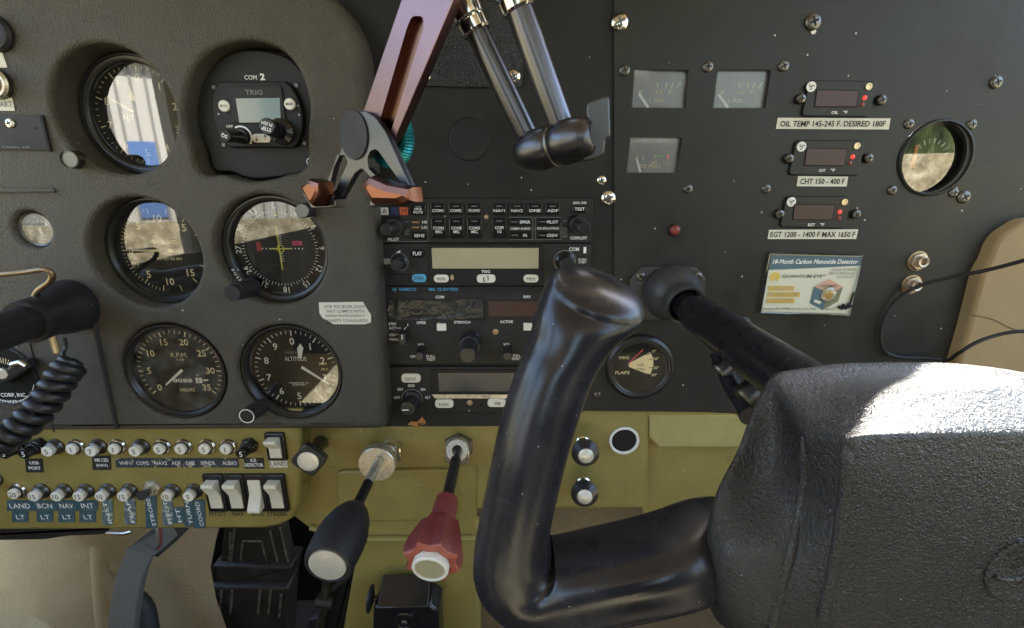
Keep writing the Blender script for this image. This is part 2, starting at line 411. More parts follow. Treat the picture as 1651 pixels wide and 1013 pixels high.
def thing(name, label, cat, F, group=None, kind=None):
    e = bpy.data.objects.new(name, None); e.empty_display_size = .005; COL.objects.link(e)
    e.matrix_world = Matrix.Translation(F.o) @ F.R.to_4x4()
    e['label'] = label; e['category'] = cat
    if group: e['group'] = group
    if kind: e['kind'] = kind
    return e
def tag(o, F, label, cat, group=None, kind=None):
    o.matrix_world = Matrix.Translation(F.o) @ F.R.to_4x4(); o['label'] = label; o['category'] = cat
    if group: o['group'] = group
    if kind: o['kind'] = kind
    return o
def copy_tree(o, parent=None):
    c = o.copy(); COL.objects.link(c); c.parent = parent
    for ch in list(o.children): copy_tree(ch, c)
    return c
def screw_mb(b, x, y, r, z=0., m='dark_metal', rot=.4, slot='void', h=None):  # cross recess drawn as raised dark bars, its shade put into the colour
    h = h or r * .45
    b.lathe(x, y, [(r, 0), (r, h * .4), (r * .85, h * .8), (r * .55, h), (1e-5, h)], m, 20, z=z)
    for a in (rot, rot + pi / 2):
        c, q = cos(a), sin(a); b.bar(x - c * r * .55, y - q * r * .55, x + c * r * .55, y + q * r * .55, r * .26, z + h + 8e-5 + (2e-5 if a == rot else 0), slot)
    return b
def stem(F, u, v, z0, u1, v1, z1):
    """local points of something that stands out of the panel from z0 to z1"""
    return Vector((*F.l(u, v, z0), z0)), Vector((*F.l(u1, v1, z1), z1))

# ================================================================ THE PANELS
DL = .025                                             # the padded flight panel stands 25 mm proud
F0 = Fr(825, 290, 0)
def flat(name, pts, z0, z1, m, label, cat, u, v, b=0., holes=(), r=0., kind=None, parent=None, d=0., bev=0.):
    F = Fr(u, v, d); b_ = MB(F); q = ccw(F.ply(pts, z1))
    if r: q = rpoly(q, r)
    b_.prism(q, z0, z1, m, b=b, holes=holes); o = b_.build(name, bev=bev); tag(o, F, label, cat, kind=kind); return F, o

GA = {  # name: (dial centre u, v, dial plane d)
    'alt': (230, 187, .000), 'com': (414.5, 184, .010), 'vsi': (265, 404, .006), 'vor': (453, 401, .010),
    'rpm': (290, 596, .018), 'alt2': (477, 595, .014), 'suc': (65, 369, .019)}
def build_pad():
    F = Fr(300, 350, DL); b = MB(F)
    out_px = [(622, 695), (583, 70), (556, 12), (500, -40), (-260, -60), (-240, 700)]
    o = rpoly(ccw(F.ply(out_px)), [0] * 6, 1)
    o = rpoly(ccw(F.ply(out_px)), .0075, 5)
    lipo = .007; lip = .0038; holes = []
    for k, (u, v, d) in GA.items():
        c = F.w(P(u, v, d))
        if k == 'com':
            px = [(512, 180), (506, 215), (508, 245), (506, 268), (492, 280), (473, 282), (455, 289), (420, 294), (392, 289), (378, 282), (345, 284), (332, 268), (330, 246), (319, 215), (315, 180), (322, 130), (350, 92), (385, 76), (425, 72), (468, 84), (500, 125)]
            h = ccw(rpoly([F.l(a, b_, -.012) for a, b_ in px], .01, 3))
        else:
            h = circ(c.x, c.y, {'suc': .0124, 'alt': .0395}.get(k, .0388), 56)
        holes.append(h)
    inner = offs(o, -lipo)
    b.face(inner, 0, 'vinyl', [offs(h, lip) for h in holes])
    R = []
    for i in range(7):
        a = i / 6 * pi / 2; R.append([(x, y, -lipo * (1 - cos(a))) for x, y in offs(o, -lipo * (1 - sin(a)))])
    R.reverse(); R = [[(x, y, -DL + .0005) for x, y in o]] + R
    b.strip(R, 'vinyl')
    for h in holes:
        h = ccw(h); R = []
        for i in range(7):
            a = i / 6 * pi / 2; R.append([(x, y, -lip * (1 - cos(a))) for x, y in offs(h, lip * (1 - sin(a)))])
        R.append([(x, y, -DL + .0005) for x, y in h]); b.strip(R, 'vinyl')
    ob = b.build('padded_panel', smooth=60)
    tag(ob, F, 'grey-black textured vinyl instrument panel pad with round gauge cut-outs on the left', 'panel')
    # pressed seam and groove
    g = MB(F); pts = [(*F.l(u, v), .0002) for u, v in ((146, 488), (150, 510), (164, 575), (178, 640), (189, 691))]
    g.tube(spline(pts, 4), .0016, 'rubber', 8); g.build('seam_trim', ob)
    g = MB(F); pts = [(*F.l(u, v), .0002) for u, v in ((45, 540), (58, 590), (72, 640), (88, 697))]
    g.tube(spline(pts, 4), .0005, 'rubber', 8); g.build('seam_trim', ob)
    g = MB(F); g.prism(rpoly(F.ply([(-60, 303), (88, 303), (92, 311), (-60, 312)]), .001), 0, .0012, 'vinyl', b=.0008); g.build('moulded_ridge', ob)
    return ob
PAD = build_pad()

# flat black metal panels
Fm = Fr(700, 300, 0)
F1, o1 = flat('centre_panel', [(-300, -45), (1010, -45), (1010, 659), (930, 659), (922, 687), (-300, 690)], -.003, 0, 'black_paint',
     'flat black painted metal panel behind the radio stack', 'panel', 700, 250)
# right panel with cut-outs
Fp = Fr(1250, 300, .002)
def rq(pts, z=0.): return ccw(rpoly(Fp.ply(pts, z), .0008, 3))
FUEL_L = [(1022.4, 112), (1110.7, 113), (1105, 175), (1018, 174)]
FUEL_R = [(1156, 112), (1243.5, 112.6), (1234, 175), (1148.5, 175)]
OILP = [(1016, 222), (1100, 222), (1092, 279), (1009.6, 279)]
cRG = Fp.l(1502, 254)
b = MB(Fp)
outl = ccw(rpoly(Fp.ply([(990, -45), (1950, -45), (1950, 200), (1730, 335), (1604, 398), (1583, 440), (1562, 530), (1548, 640), (1400, 668), (1202, 668), (990, 659)]), .006, 3))
hol = [rq(FUEL_L), rq(FUEL_R), rq(OILP), circ(cRG[0], cRG[1], .0245, 48)]
b.prism(outl, -.0015, 0, 'panel_paint', b=.0004, holes=hol)
RP = b.build('right_panel'); tag(RP, Fp, 'flat black painted metal panel carrying the fuel and engine gauges', 'panel')
# lower plate under the control shaft
FLP = Fr(1040, 600, .002)
b = MB(FLP); cF = FLP.l(1031, 593, .0022)
b.prism(rpoly(FLP.ply([(925, 661), (942, 610), (978, 541), (1026, 514), (1098, 514), (1128, 543), (1203, 664)]), .002), 0.0001, .0022, 'black_paint', b=.0008)
LP = b.build('cover_plate'); tag(LP, FLP, 'black trapezoid cover plate round the wing flap gauge below the shaft', 'cover plate')
b = MB(FLP); x, y = FLP.l(963, 637, .0022); screw_mb(b, x, y, .0028, .0022, 'dark_metal'); b.build('screw', LP)

# crinkle finish plate at the top centre, round blanking disc
FC = Fr(760, 70, .0)
b = MB(FC); b.prism(rpoly(FC.ply([(664, -40), (846, -40), (843, 143), (674, 140)]), .004), .0003, .003, 'crinkle', b=.0006)
cp = b.build('crinkle_plate'); tag(cp, FC, 'black crinkle-finish rectangular plate screwed on behind the ball-joint arms', 'plate')
for u, v in ((683, 123), (828, 123)):
    b = MB(FC); x, y = FC.l(u, v, .003); screw_mb(b, x, y, .0046, .003, 'chrome', .3, 'dark_metal'); b.build('screw', cp)
FD = Fr(757, 225, 0)
b = MB(FD); b.lathe(0, 0, [(.0146, .0001), (.0144, .0007), (.0139, .001), (.0136, .0007), (.001, .0007), (1e-5, .0007)], 'black_paint', 56)
tag(b.build('blanking_disc'), FD, 'round black blanking disc in the bare panel above the radios', 'blanking disc')
def lone_screw(u, v, r, d, m, label, group=None, chip=False, rot=.4):
    F = Fr(u, v, d); b = MB(F); screw_mb(b, 0, 0, r, 0, m, rot, 'void' if m != 'chrome' else 'dark_metal')
    if chip: b.face(circ(r * .3, -r * 1.05, r * .35, 7), .0002, 'white')
    o = b.build('screw'); tag(o, F, label, 'screw', group); return o
G1s, G2s = 'silver screws in the black panels', 'black screws in the right-hand panel'
lone_screw(999, 36, .0056, .002, 'chrome', 'large silver screw alone on the panel seam right of the top of the arms', G1s)
lone_screw(970, 291, .0035, .0, 'chrome', 'smaller silver screw just above another one, right of the audio panel', G1s)
lone_screw(981, 320, .0055, .0, 'chrome', 'large silver screw below a smaller one, beside the TEST key of the audio panel', G1s)
lone_screw(1310, 36, .0052, .002, 'dark_metal', 'dark screw with chipped white paint near the top edge above the OIL display', G2s, True)
lone_screw(1605, 133, .0042, .002, 'dark_metal', 'dull screw high at the far right, above the round outside-air gauge', G2s)
lone_screw(1109, 305, .0033, .002, 'dark_metal', 'black screw below the right corner of the oil pressure gauge', G2s)
lone_screw(1235, 305, .0033, .002, 'dark_metal', 'black screw left of the CHT placard', G2s)

# olive lower panel
FO = Fr(760, 760, -.002)
b = MB(FO)
b.prism(ccw(rpoly(FO.ply([(300, 640), (1046, 640), (1044, 819), (768, 820), (768, 874), (560, 876), (500, 852), (470, 830), (300, 830)]), .003)), -.004, 0, 'olive', b=.001)
OP = b.build('olive_lower_panel'); tag(OP, FO, 'olive painted lower metal panel holding the throttle and mixture controls', 'panel')
b = MB(FO); b.prism(rpoly(FO.ply([(543, 757), (737, 754), (737, 838), (545, 840)], .001), .007), .0001, .0034, 'olive', b=.0026); b.build('pressed_field', OP)
b = MB(FO); b.prism(rpoly(FO.ply([(491, 665), (1043, 657), (1043, 662), (1040, 815), (768, 817), (770, 750), (520, 753), (488, 740)], .001), .002), .0001, .0018, 'olive', b=.0009); b.build('pressed_field', OP)
b = MB(FO); b.tube([(*FO.l(u, v, .002), .002) for u, v in ((500, 850), (560, 868), (600, 869), (766, 868))], .0028, 'olive', 10); b.build('rolled_edge', OP)
FO2 = Fr(1120, 730, -.012)
b = MB(FO2); b.prism(FO2.ply([(1036, 660), (1290, 660), (1290, 830), (1036, 830)]), -.003, 0, 'olive', b=.0006)
o = b.build('olive_recessed_panel'); b = MB(FO2); b.prism(FO2.ply([(1020, 648), (1300, 648), (1300, 664), (1020, 664)]), .0002, .0095, 'olive'); b.build('sun_leak_strip', o); tag(o, FO2, 'olive recessed metal panel between the round hole and the yoke', 'panel')  # hidden strip added behind the panel edge to block leaking sun
b = MB(FO2)
b.prism(rpoly(FO2.ply([(1046, 668), (1290, 668), (1290, 723), (1062, 723), (1046, 705)], .010), 0), .0003, .010, 'olive_light', b=.0022); b.build('raised_bar', o)
FO3 = Fr(660, 940, -.004)
b = MB(FO3); b.prism(ccw(rpoly(FO3.ply([(578, 862), (770, 862), (775, 1100), (540, 1100), (556, 1000), (570, 920)]), .003)), -.03, 0, 'olive', b=.0022)
tag(b.build('olive_console'), FO3, 'olive lower console cover between throttle and mixture knobs', 'console')
b = MB(F0)
b.prism(F0.ply([(765, 812), (1300, 812), (1300, 1100), (765, 1100)], -.03), -.034, -.03, 'tan_dark'); o = b.build('lower_bulkhead')
tag(o, F0, 'brown-grey kick panel below the olive panel edge behind the yoke arm', 'kick panel')

# switch panel (olive, proud), bottom left
FS = Fr(240, 780, .018)
b = MB(FS)
o_ = rpoly(ccw(FS.ply([(-240, 660), (480, 660), (478, 852), (-240, 858)])), [.001, .001, .001, .001], 1)
o_ = ccw(FS.ply([(-240, 660), (487, 660), (484, 790), (480, 820), (470, 838), (452, 848), (425, 853), (-240, 857)]))
b.prism(o_, -.022, 0, 'olive', b=.0028)
SP = b.build('switch_panel', smooth=50); tag(SP, FS, 'olive switch and circuit breaker panel at the lower left', 'panel')

# side wall upholstery and its seam
FW = Fr(1620, 480, .012)
b = MB(FW)
q = ccw(rpoly(FW.ply([(1790, 335), (1655, 355), (1619, 378), (1606, 395), (1600, 415), (1585, 440), (1562, 530), (1538, 610), (1530, 720), (2300, 720), (2300, 300)]), .004, 3))
b.prism(q, -.03, 0, 'tan_side', b=.003)
SW = b.build('side_upholstery', smooth=60); tag(SW, FW, 'tan padded side wall upholstery at the right edge', 'upholstery')
b = MB(FW); b.tube(spline([(*FW.l(u, v), .0) for u, v in ((1568, 508), (1600, 515), (1632, 530), (1700, 552))], 4), .0005, 'tan_dark', 6); b.build('stitched_seam', SW)

# floor and firewall far below, behind the panels
Fg = Fr(825, 290, -.35)
b = MB(); b.add([(-1.2, -.9, -.62), (1.2, -.9, -.62), (1.2, .5, -.62), (-1.2, .5, -.62)], [(0, 1, 2, 3)], 'carpet_dark')
o = b.build('cabin_floor'); o['label'] = 'brown carpeted cabin floor'; o['category'] = 'floor'; o['kind'] = 'structure'
b = MB(); b.add([(-1.2, .34, -.62), (1.2, .34, -.62), (1.2, .34, .3), (-1.2, .34, .3)], [(0, 1, 2, 3)], 'tan_dark')
o = b.build('firewall'); o['label'] = 'brown carpeted firewall behind the pedals'; o['category'] = 'firewall'; o['kind'] = 'structure'
b = MB()
rows = []
for i in range(15):
    t = i / 14; x = -.98 + .62 * t
    rows.append([(x + .015 * sin(z * 30), .10 + .014 * sin(t * 14) + .012 * sin(t * 23 + z * 22) + .006 * sin(z * 41 + t * 9), z) for z in [-.62 + .04 * k for k in range(12)]])
b.strip(rows, 'tan', closed=False); o = b.build('kick_upholstery', smooth=180)
o['label'] = 'pale tan wrinkled upholstery below the switch panel at the left edge'; o['category'] = 'upholstery'

# cabin roof lining above and behind the camera, and an unseen slab added to shade the left of the yoke
def slab(name, pts, th, m, label, cat, kind=None):
    b = MB(); n = (Vector(pts[1]) - Vector(pts[0])).cross(Vector(pts[2]) - Vector(pts[0])).normalized() * th; k = len(pts)
    b.add(list(pts) + [tuple(Vector(p) + n) for p in pts], [tuple(range(k))[::-1], tuple(range(k, 2 * k))] + [(i, (i + 1) % k, k + (i + 1) % k, k + i) for i in range(k)], m)
    o = b.build(name); o['label'] = label; o['category'] = cat
    if kind: o['kind'] = kind
    return o
slab('cabin_ceiling', [(-.62, -1.6, .42), (.62, -1.6, .42), (.62, .02, .40), (-.62, .02, .40)], .02, 'headliner', 'beige roof lining over the seats', 'ceiling', 'structure')
q1, q2 = P(1372, 692, .250), P(1500, 606, .212); e1, e2 = q1 + sdir * .42, q2 + sdir * .42; ed = (e2 - e1).normalized(); sd_ = sdir.cross(ed).normalized()
if sd_.x > 0: sd_ = -sd_
slab('sun_block_slab', [tuple(e1 - ed * .16), tuple(e2 + ed * .28), tuple(e2 + ed * .28 + sd_ * .15), tuple(e1 - ed * .16 + sd_ * .15)], .012, 'headliner', 'unseen beige slab added to shade the left of the yoke', 'post')

slab('cabin_side_wall', [(-.62, -1.6, -.62), (-.62, 0, -.62), (-.62, 0, -.13), (-.62, -1.6, -.13)], .01, 'tan_dark', 'brown lower cabin side wall left of the pilot', 'side wall', 'structure')
slab('cabin_side_wall', [(.64, -1.6, -.62), (.64, -.05, -.62), (.64, -.05, -.13), (.64, -1.6, -.13)], .01, 'tan_dark', 'brown lower cabin side wall on the right', 'side wall', 'structure')
for sx in (-1, 1):
    F = Fr(0, 0, o=Vector((sx * .27, -.85, -.35)), R=Matrix.Identity(3)); T = thing('pilot_seat', '%s dark seat behind the camera' % ('left' if sx < 0 else 'right'), 'seat', F)
    b = MB(); b.prism(rrect(0, 0, .44, .46, .06), 0, .12, 'seat_dark', b=.03); b.build('cushion', T)
    b = MB(); b.M = Matrix.Translation((0, -.22, .1)) @ Matrix.Rotation(R_(80), 4, 'X'); b.prism(rrect(0, .22, .42, .5, .08), -.05, .05, 'seat_dark', b=.03); b.build('backrest', T)
    slab('door_post', [(sx * .62, -.62, -.13), (sx * .62, -.55, -.13), (sx * .60, -.50, .41), (sx * .60, -.57, .41)], .02, 'headliner', 'beige door post on the %s side' % ('left' if sx < 0 else 'right'), 'post')
# white hangar outside, mirrored in the upper gauge glass
F = Fr(0, 0, o=Vector((-19, -25, -1.5)), R=Matrix.Rotation(R_(-37), 3, 'Z')); T = thing('hangar', 'white metal hangar with blue door outside the left window', 'building', F)
HS = Matrix.Scale(2.0, 4); b = MB(); b.M = HS; b.prism([(-4, -3), (4, -3), (4, 3), (-4, 3)], 0, 3.3, 'hangar_wall'); b.build('wall', T)
b = MB(); b.M = HS; b.prism([(-4.3, -3.3), (4.3, -3.3), (4.3, 3.3), (-4.3, 3.3)], 3.3, 3.6, 'ink_grey'); b.build('roof', T)
for x0, x1, z0, z1, m, nn in ((-.3, .25, .1, 1.5, 'hangar_blue', 'door'), (.6, 1.5, 1.2, 2.9, 'card_blue', 'window'), (-1.1, -.5, .6, 2.6, 'grey_strap', 'window'), (-3.4, -1.5, .1, 3.2, 'ink_grey', 'door'), (2.3, 3.6, 1.2, 3.4, 'card_blue', 'window')):
    b = MB(); b.M = HS; b.prism([(x0, 3.01), (x1, 3.01), (x1, 3.05), (x0, 3.05)], z0, z1, m); b.build(nn, T)

slab('rear_bulkhead', [(-.62, -1.6, -.62), (.62, -1.6, -.62), (.62, -1.6, .05), (-.62, -1.6, .05)], .02, 'seat_dark', 'dark rear cabin bulkhead behind the seats', 'bulkhead', 'structure')
F = Fr(0, 0, o=Vector((-.25, .15, .147)), R=Matrix.Identity(3)); b = MB(F); b.prism(rrect(0, 0, .70, .40, .02), 0, .02, 'vinyl', b=.008)
tag(b.build('sunshade'), F, 'added unseen dark glareshield shelf above the flight instruments', 'sunshade')  # unseen shelf added to keep direct sun off the pad edge

T = bpy.data.objects['hangar']; b = MB(); b.M = HS
for k in range(27): x = -3.95 + k * .3; b.prism([(x, 3.005), (x + .06, 3.005), (x + .06, 3.03), (x, 3.03)], .0, 3.28, 'ink_grey')
b.build('wall_ribs', T)

# ================================================================ ROUND INSTRUMENTS
def pol(r, deg): a = R_(deg); return r * sin(a), r * cos(a)
def tick(b, r0, r1, deg, w_, m, z): x0, y0 = pol(r0, deg); x1, y1 = pol(r1, deg); b.bar(x0, y0, x1, y1, w_, z, m)
def num(b, s, r, deg, h, m, z, rad=False, bold=.012):
    x, y = pol(r, deg); b.tx(s, x, y, None, h, z, m, rot=-R_(deg) if rad else 0, bold=bold)
def bezel(root, ro, rg, hz=.006, m='bezel', step=True):
    b = MB(); pr = [(ro, -.004), (ro, hz * .6), (ro - .001, hz)]
    if step: pr += [(ro - .0022, hz), (ro - .0026, hz - .0012), (rg + .0012, hz - .0016), (rg + .0004, hz - .0026), (rg, .0016)]
    else: pr += [(rg + .001, hz), (rg, hz - .001), (rg, .0016)]
    b.lathe(0, 0, pr, m, 72); b.build('bezel', root, smooth=50)
def glass(root, rg, z=.002, m='gauge_glass'):
    b = MB(); b.lathe(0, 0, [(rg, z - .0008), (rg, z), (rg * .5, z + .0001), (1e-5, z + .0001)], m, 64); b.build('glass', root, smooth=60)
def needle(root, x0, y0, x1, y1, w0, w1, m, z=.0012, tail=0., hub=0.0, name='needle', hm='black'):
    b = MB(); d = Vector((x1 - x0, y1 - y0)).normalized()
    b.bar(x0 - d.x * tail, y0 - d.y * tail, x1, y1, w0, z, m, w1)
    b.bar(x0 - d.x * tail, y0 - d.y * tail, x1, y1, w0, z - .0002, m, w1)
    if hub: b.lathe(x0, y0, [(hub, z - .0006), (hub, z + .0004), (1e-5, z + .0005)], hm, 24)
    b.build(name, root)
def face(root, r, m='dial_black'):
    b = MB(); b.disc(0, 0, r, 0, m, 64); return b

# --- upper left altimeter -------------------------------------------------
F = Fr(*GA['alt']); T = thing('altimeter', 'altimeter deep in its recess at the top left, its glass full of bright reflections', 'altimeter', F, 'round flight instruments')
bezel(T, .0392, .033); rg = .033
b = face(T, rg + .002); b.F = F
for i in range(50): tick(b, .0300 if i % 5 else .0275, .0318, i * 7.2 + 4, .0005 if i % 5 else .0008, 'ink_cream', .0004)
for i in range(10): num(b, str(i), .0245, i * 36 + 4, .0048, 'ink_cream', .0004)
b.tx('100', -.009, .0265, None, .002, .0004, 'ink_grey'); b.tx('FEET', .0095, .026, None, .0022, .0004, 'ink_grey'); b.tx('ALT', -.010, -.001, None, .0034, .0004, 'ink_cream')
b.build('dial', T)
x, y = F.l(215, 180); needle(T, x, y, *F.l(174, 156), .0018, .0006, 'ink_cream', tail=.001)
x, y = F.l(216, 163); needle(T, x, y, *F.l(210, 138), .0042, .0002, 'ink_cream', name='short_needle')
glass(T, rg, m='gauge_glass_bright')
b = MB(F); p0, p1 = stem(F, 155, 262, .0, 113, 257, .031)
b.tube([p0, p0 + (p1 - p0) * .25, p0 + (p1 - p0) * .26, p1 - Vector((0, 0, .0004)), p1], [.003, .003, .0058, .0058, .0053], 'dark_metal', 28)
kb = b.build('setting_knob', T); b = MB(); b.lathe(p1.x, p1.y, [(.0052, .0001), (.0048, .0005), (.0044, .0001), (1e-5, .0001)], 'grey_cap', 28, z=p1.z); b.build('knob_cap', kb)

# --- COM 2 radio head ---------------------------------------------------------
F = Fr(*GA['com']); T = thing('round_radio', 'round-cut COM 2 radio head with small green screen and PUSH STEP knob', 'radio', F)
px = [(510, 180), (504, 215), (507, 245), (504, 268), (490, 278), (473, 280), (455, 284), (420, 288), (396, 286), (378, 276), (345, 276), (341, 250), (325, 215), (320, 180), (325, 135), (352, 98), (385, 82), (425, 82), (468, 94), (498, 130)]
b = MB(F); b.prism(rpoly(F.ply(px), .006, 3), -.002, .001, 'radio_face', b=.0006)
b.ptx('COM', 404, 125, 20, 7.5, .0012, 'ink_white', bold=.01); b.ptx('2', 423, 124, 8, 11, .0012, 'ink_white', bold=.04)
x, y = F.l(500, 261, .001); b.ring(x, y, .0019, .0026, .0012, 'white', 24); b.disc(x, y, .0019, .0012, 'void', 24)
FP = b.build('face_plate', T)
for u, v in ((345, 141), (478, 138), (361, 234), (491, 231)):
    s = MB(F); x, y = F.l(u, v, .001); screw_mb(s, x, y, .0024, .001, 'black', .4, 'dark_metal', h=.0005); s.build('screw', FP)
b = MB(F)
cx, cy = F.l(417, 186, .004); pts = []
for i in range(48):
    a = 2 * pi * i / 48; pts.append((cx + .0302 * cos(a), cy + max(-.0205, min(.0205, .0302 * sin(a)))))
b.prism(pts, .001, .006, 'radio_dark', b=.0012); b.build('bezel', T)
b = MB(F)
b.prism(rpoly(F.ply([(368, 139), (454, 138), (462, 197), (374, 199)], .0064), .002), .006, .0072, 'radio_face', b=.0006)
b.ptx('TRIG', 409, 149, 28, 8, .0074, 'ink_grey', bold=.02); fr = b.build('screen_frame', T)
b = MB(F); b.prism(F.ply([(380, 159), (451, 158), (453, 197), (386, 198)], .0074), .0072, .0075, 'lcd_green'); b.build('screen', T)
for u, v, s in ((361, 171, 'MON'), (467, 168, 'MEM')):
    b = MB(F); x, y = F.l(u, v, .008); b.lathe(x, y, [(.0036, -.002), (.0036, -.0004), (.0031, .0), (1e-5, .0001)], 'key_white', 24, z=.0085)
    b.tx(s, x, y, .0045, .0016, .0088, 'ink_grey'); b.build('key', T)
b = MB(F); x, y = F.l(421, 223, .0072); b.prism(rrect(x, y, .0125, .0056, .0026), .006, .0074, 'key_white', b=.0005)
for s_ in (-1, 1):
    b.bar(x + s_ * .003, y - .0014, x + s_ * .003, y + .0012, .0005, .0076, 'orange'); b.face([(x + s_ * .003 - .001, y + s_ * .0008), (x + s_ * .003 + .001, y + s_ * .0008), (x + s_ * .003, y + s_ * .0022)], .0077, 'ink_black')
b.build('swap_key', T)
b = MB(F); x, y = F.l(389, 221, .0065); b.ring(x, y, .0062, .0072, .0062, 'ink_white', 30, R_(-40), R_(120)); b.ptx('OFF', 370, 204, 11, 4, .0062, 'ink_white'); b.build('knob_scale', T)
def knob2(T, F, ub, vb, zb, ut, vt, zt, r, cap, txt=(), m='gloss_black', tr=0., txm='ink_white', rb=None, name='knob', flute=0, rt=None):
    p0, p1 = stem(F, ub, vb, zb, ut, vt, zt); d = p1 - p0; b = MB(F); rb = rb or r * 1.12; n = 48; R = []
    for t, rr in ((0, rb), (.12, rb), (.2, r), (.93, rt or r), (.98, (rt or r) * .96), (1, (rt or r) * .88)):
        c = p0 + d * t; R.append([(c.x + (rr - (flute if (i % 3 == 0 and .1 < t < .95) else 0)) * cos(2 * pi * i / n), c.y + (rr - (flute if (i % 3 == 0 and .1 < t < .95) else 0)) * sin(2 * pi * i / n), c.z) for i in range(n)])
    b.strip(R, m); b.disc(p1.x, p1.y, (rt or r) * .88, p1.z, cap or m, n)
    for s, dx, dy, h in txt:
        a, c = cos(tr), sin(tr); b.tx(s, p1.x + dx * a - dy * c, p1.y + dx * c + dy * a, None, h, p1.z + .0002, txm, rot=tr, bold=.02)
    return b.build(name, T), p0, p1
knob2(T, F, 391, 221, .006, 362, 219, .030, .0040, 'rubber', [('SQ', 0, 0, .0026)], tr=R_(160))
knob2(T, F, 455, 213, .006, 430, 204, .028, .0052, 'black', [('PUSH', 0, -.0016, .0022), ('STEP', 0, .0016, .0022)], tr=R_(165), flute=.0004, rb=.0085)

# --- vertical speed ---------------------------------------------------------------
F = Fr(*GA['vsi']); T = thing('vertical_speed_indicator', 'vertical speed indicator with cream needle pointing left to 0, middle of the left column', 'gauge', F, 'round flight instruments')
bezel(T, .0388, .0345); b = face(T, .036); r0 = .0318
for i in range(-30, 31):
    dg = 270 + i * 5.2; big = i % 5 == 0
    if abs(i) > 15 and not big: continue
    tick(b, r0 - (.0048 if big else .0026), r0 - .0005, dg, .0006 if big else .0004, 'ink_cream', .0004)
for i, s in ((0, '0'), (-10, '5'), (10, '5'), (-18, '10'), (18, '10'), (-27, '15'), (27, '15')):
    x, y = pol(.0235 if i else .0245, 270 + i * 5); b.tx(s, x, y, None, .0054, .0004, 'ink_cream', bold=.012)
b.tx('VERTICAL SPEED', .001, .0062, .0195, .0026, .0004, 'ink_cream'); b.tx('100 FEET PER MIN', .003, -.0062, .018, .0020, .0004, 'ink_cream')
b.tx('UP', -.0265, .0095, None, .0024, .0004, 'ink_cream'); b.tx('DN', -.0235, -.0100, None, .0024, .0004, 'ink_cream')
b.face([(-.0275, .0055), (-.0262, .0055), (-.02685, .0073)], .0004, 'ink_cream'); b.face([(-.0262, -.0052), (-.0275, -.0052), (-.02685, -.007)], .0004, 'ink_cream')
b.build('dial', T); needle(T, 0, 0, -.0235, .0001, .0026, .0008, 'ink_cream', tail=.007, hub=.003, hm='ink_grey')
glass(T, .0345, m='gauge_glass_mid')

# --- VOR indicator ---------------------------------------------------------------------
F = Fr(*GA['vor']); T = thing('course_indicator', 'navigation course indicator with compass ring and pale needle, middle of the second column', 'gauge', F, 'round flight instruments')
bezel(T, .0386, .0335, .0075); b = MB(); b.ring(0, 0, .0255, .0345, .0008, 'dial_black', 64); b.disc(0, 0, .0256, 0, 'radio_dark', 64)
for i in range(72): tick(b, .0256, .0282 if i % 2 == 0 else .0272, i * 5, .0004, 'ink_white', .0012)
for i, s in enumerate(('0', '3', '6', '9', '12', '15', '18', '21', '24', '27', '30', '33')): num(b, s, .0306, i * 30 - 1, .0042, 'ink_white', .0012, True, .012)
for i in range(1, 6):
    for s_ in (-1, 1): b.disc(s_ * (.0024 + i * .0027), 0, .00055, .0004, 'ink_white', 12)
for i in range(2, 6):
    for s_ in (-1, 1): b.bar(-.0014, s_ * i * .0018 + .0, .0014, s_ * i * .0018, .0005, .0004, 'ink_white')
b.ring(0, 0, .0022, .0028, .0006, 'lemon', 32); b.bar(-.007, 0, .007, 0, .0009, .0007, 'lemon')
for y in (.0085, -.0065, -.017): b.prism(rrect(-.005, y, .0048, .0085, .0005), .0001, .0005, 'void')
for y in (.0048, -.0052): b.ring(-.0122, y, .0011, .0015, .0005, 'void', 20)
b.prism(rrect(-.0158, .0015, .0030, .0062, .0004), .0001, .0006, 'flag_red'); b.tx('OFF', -.0158, .0015, .0046, .0018, .0008, 'ink_black', rot=R_(90))
b.prism(rrect(.0125, .004, .0070, .0030, .0004), .0001, .0006, 'pink'); b.tx('NAV', .0125, .004, .0050, .0018, .0008, 'ink_black')
b.face([(-.0012, .0235), (.0012, .0235), (0, .0262)], .0014, 'lemon'); b.build('dial', T)
needle(T, -.0008, .0165, -.0002, -.0155, .0008, .0008, 'lemon', z=.0014); glass(T, .0335)
b = MB()
for i, c in enumerate('PUSH-KTS'): x, y = pol(.0362, 246 - i * 4.6); b.tx(c, x, y, None, .0024, .0079, 'ink_white', rot=-R_(246 - i * 4.6) + pi, bold=.02)
for i, c in enumerate('ADF'): x, y = pol(.0362, 40 + i * 5); b.tx(c, x, y, None, .0024, .0079, 'ink_white', rot=-R_(40 + i * 5), bold=.02)
b.build('lettering', T)
p0, p1 = stem(F, 408, 462, .004, 374, 473, .028)
b = MB(F); b.tube([p0, p1 - Vector((0, 0, .005)), p1 - Vector((0, 0, .0045)), p1], [.0065, .0062, .0056, .0054], 'rubber', 28); b.build('course_knob', T)
knob2(T, F, 510, 338, .006, 487, 340, .024, .0048, 'grey_cap', m='satin_black', name='heading_knob')

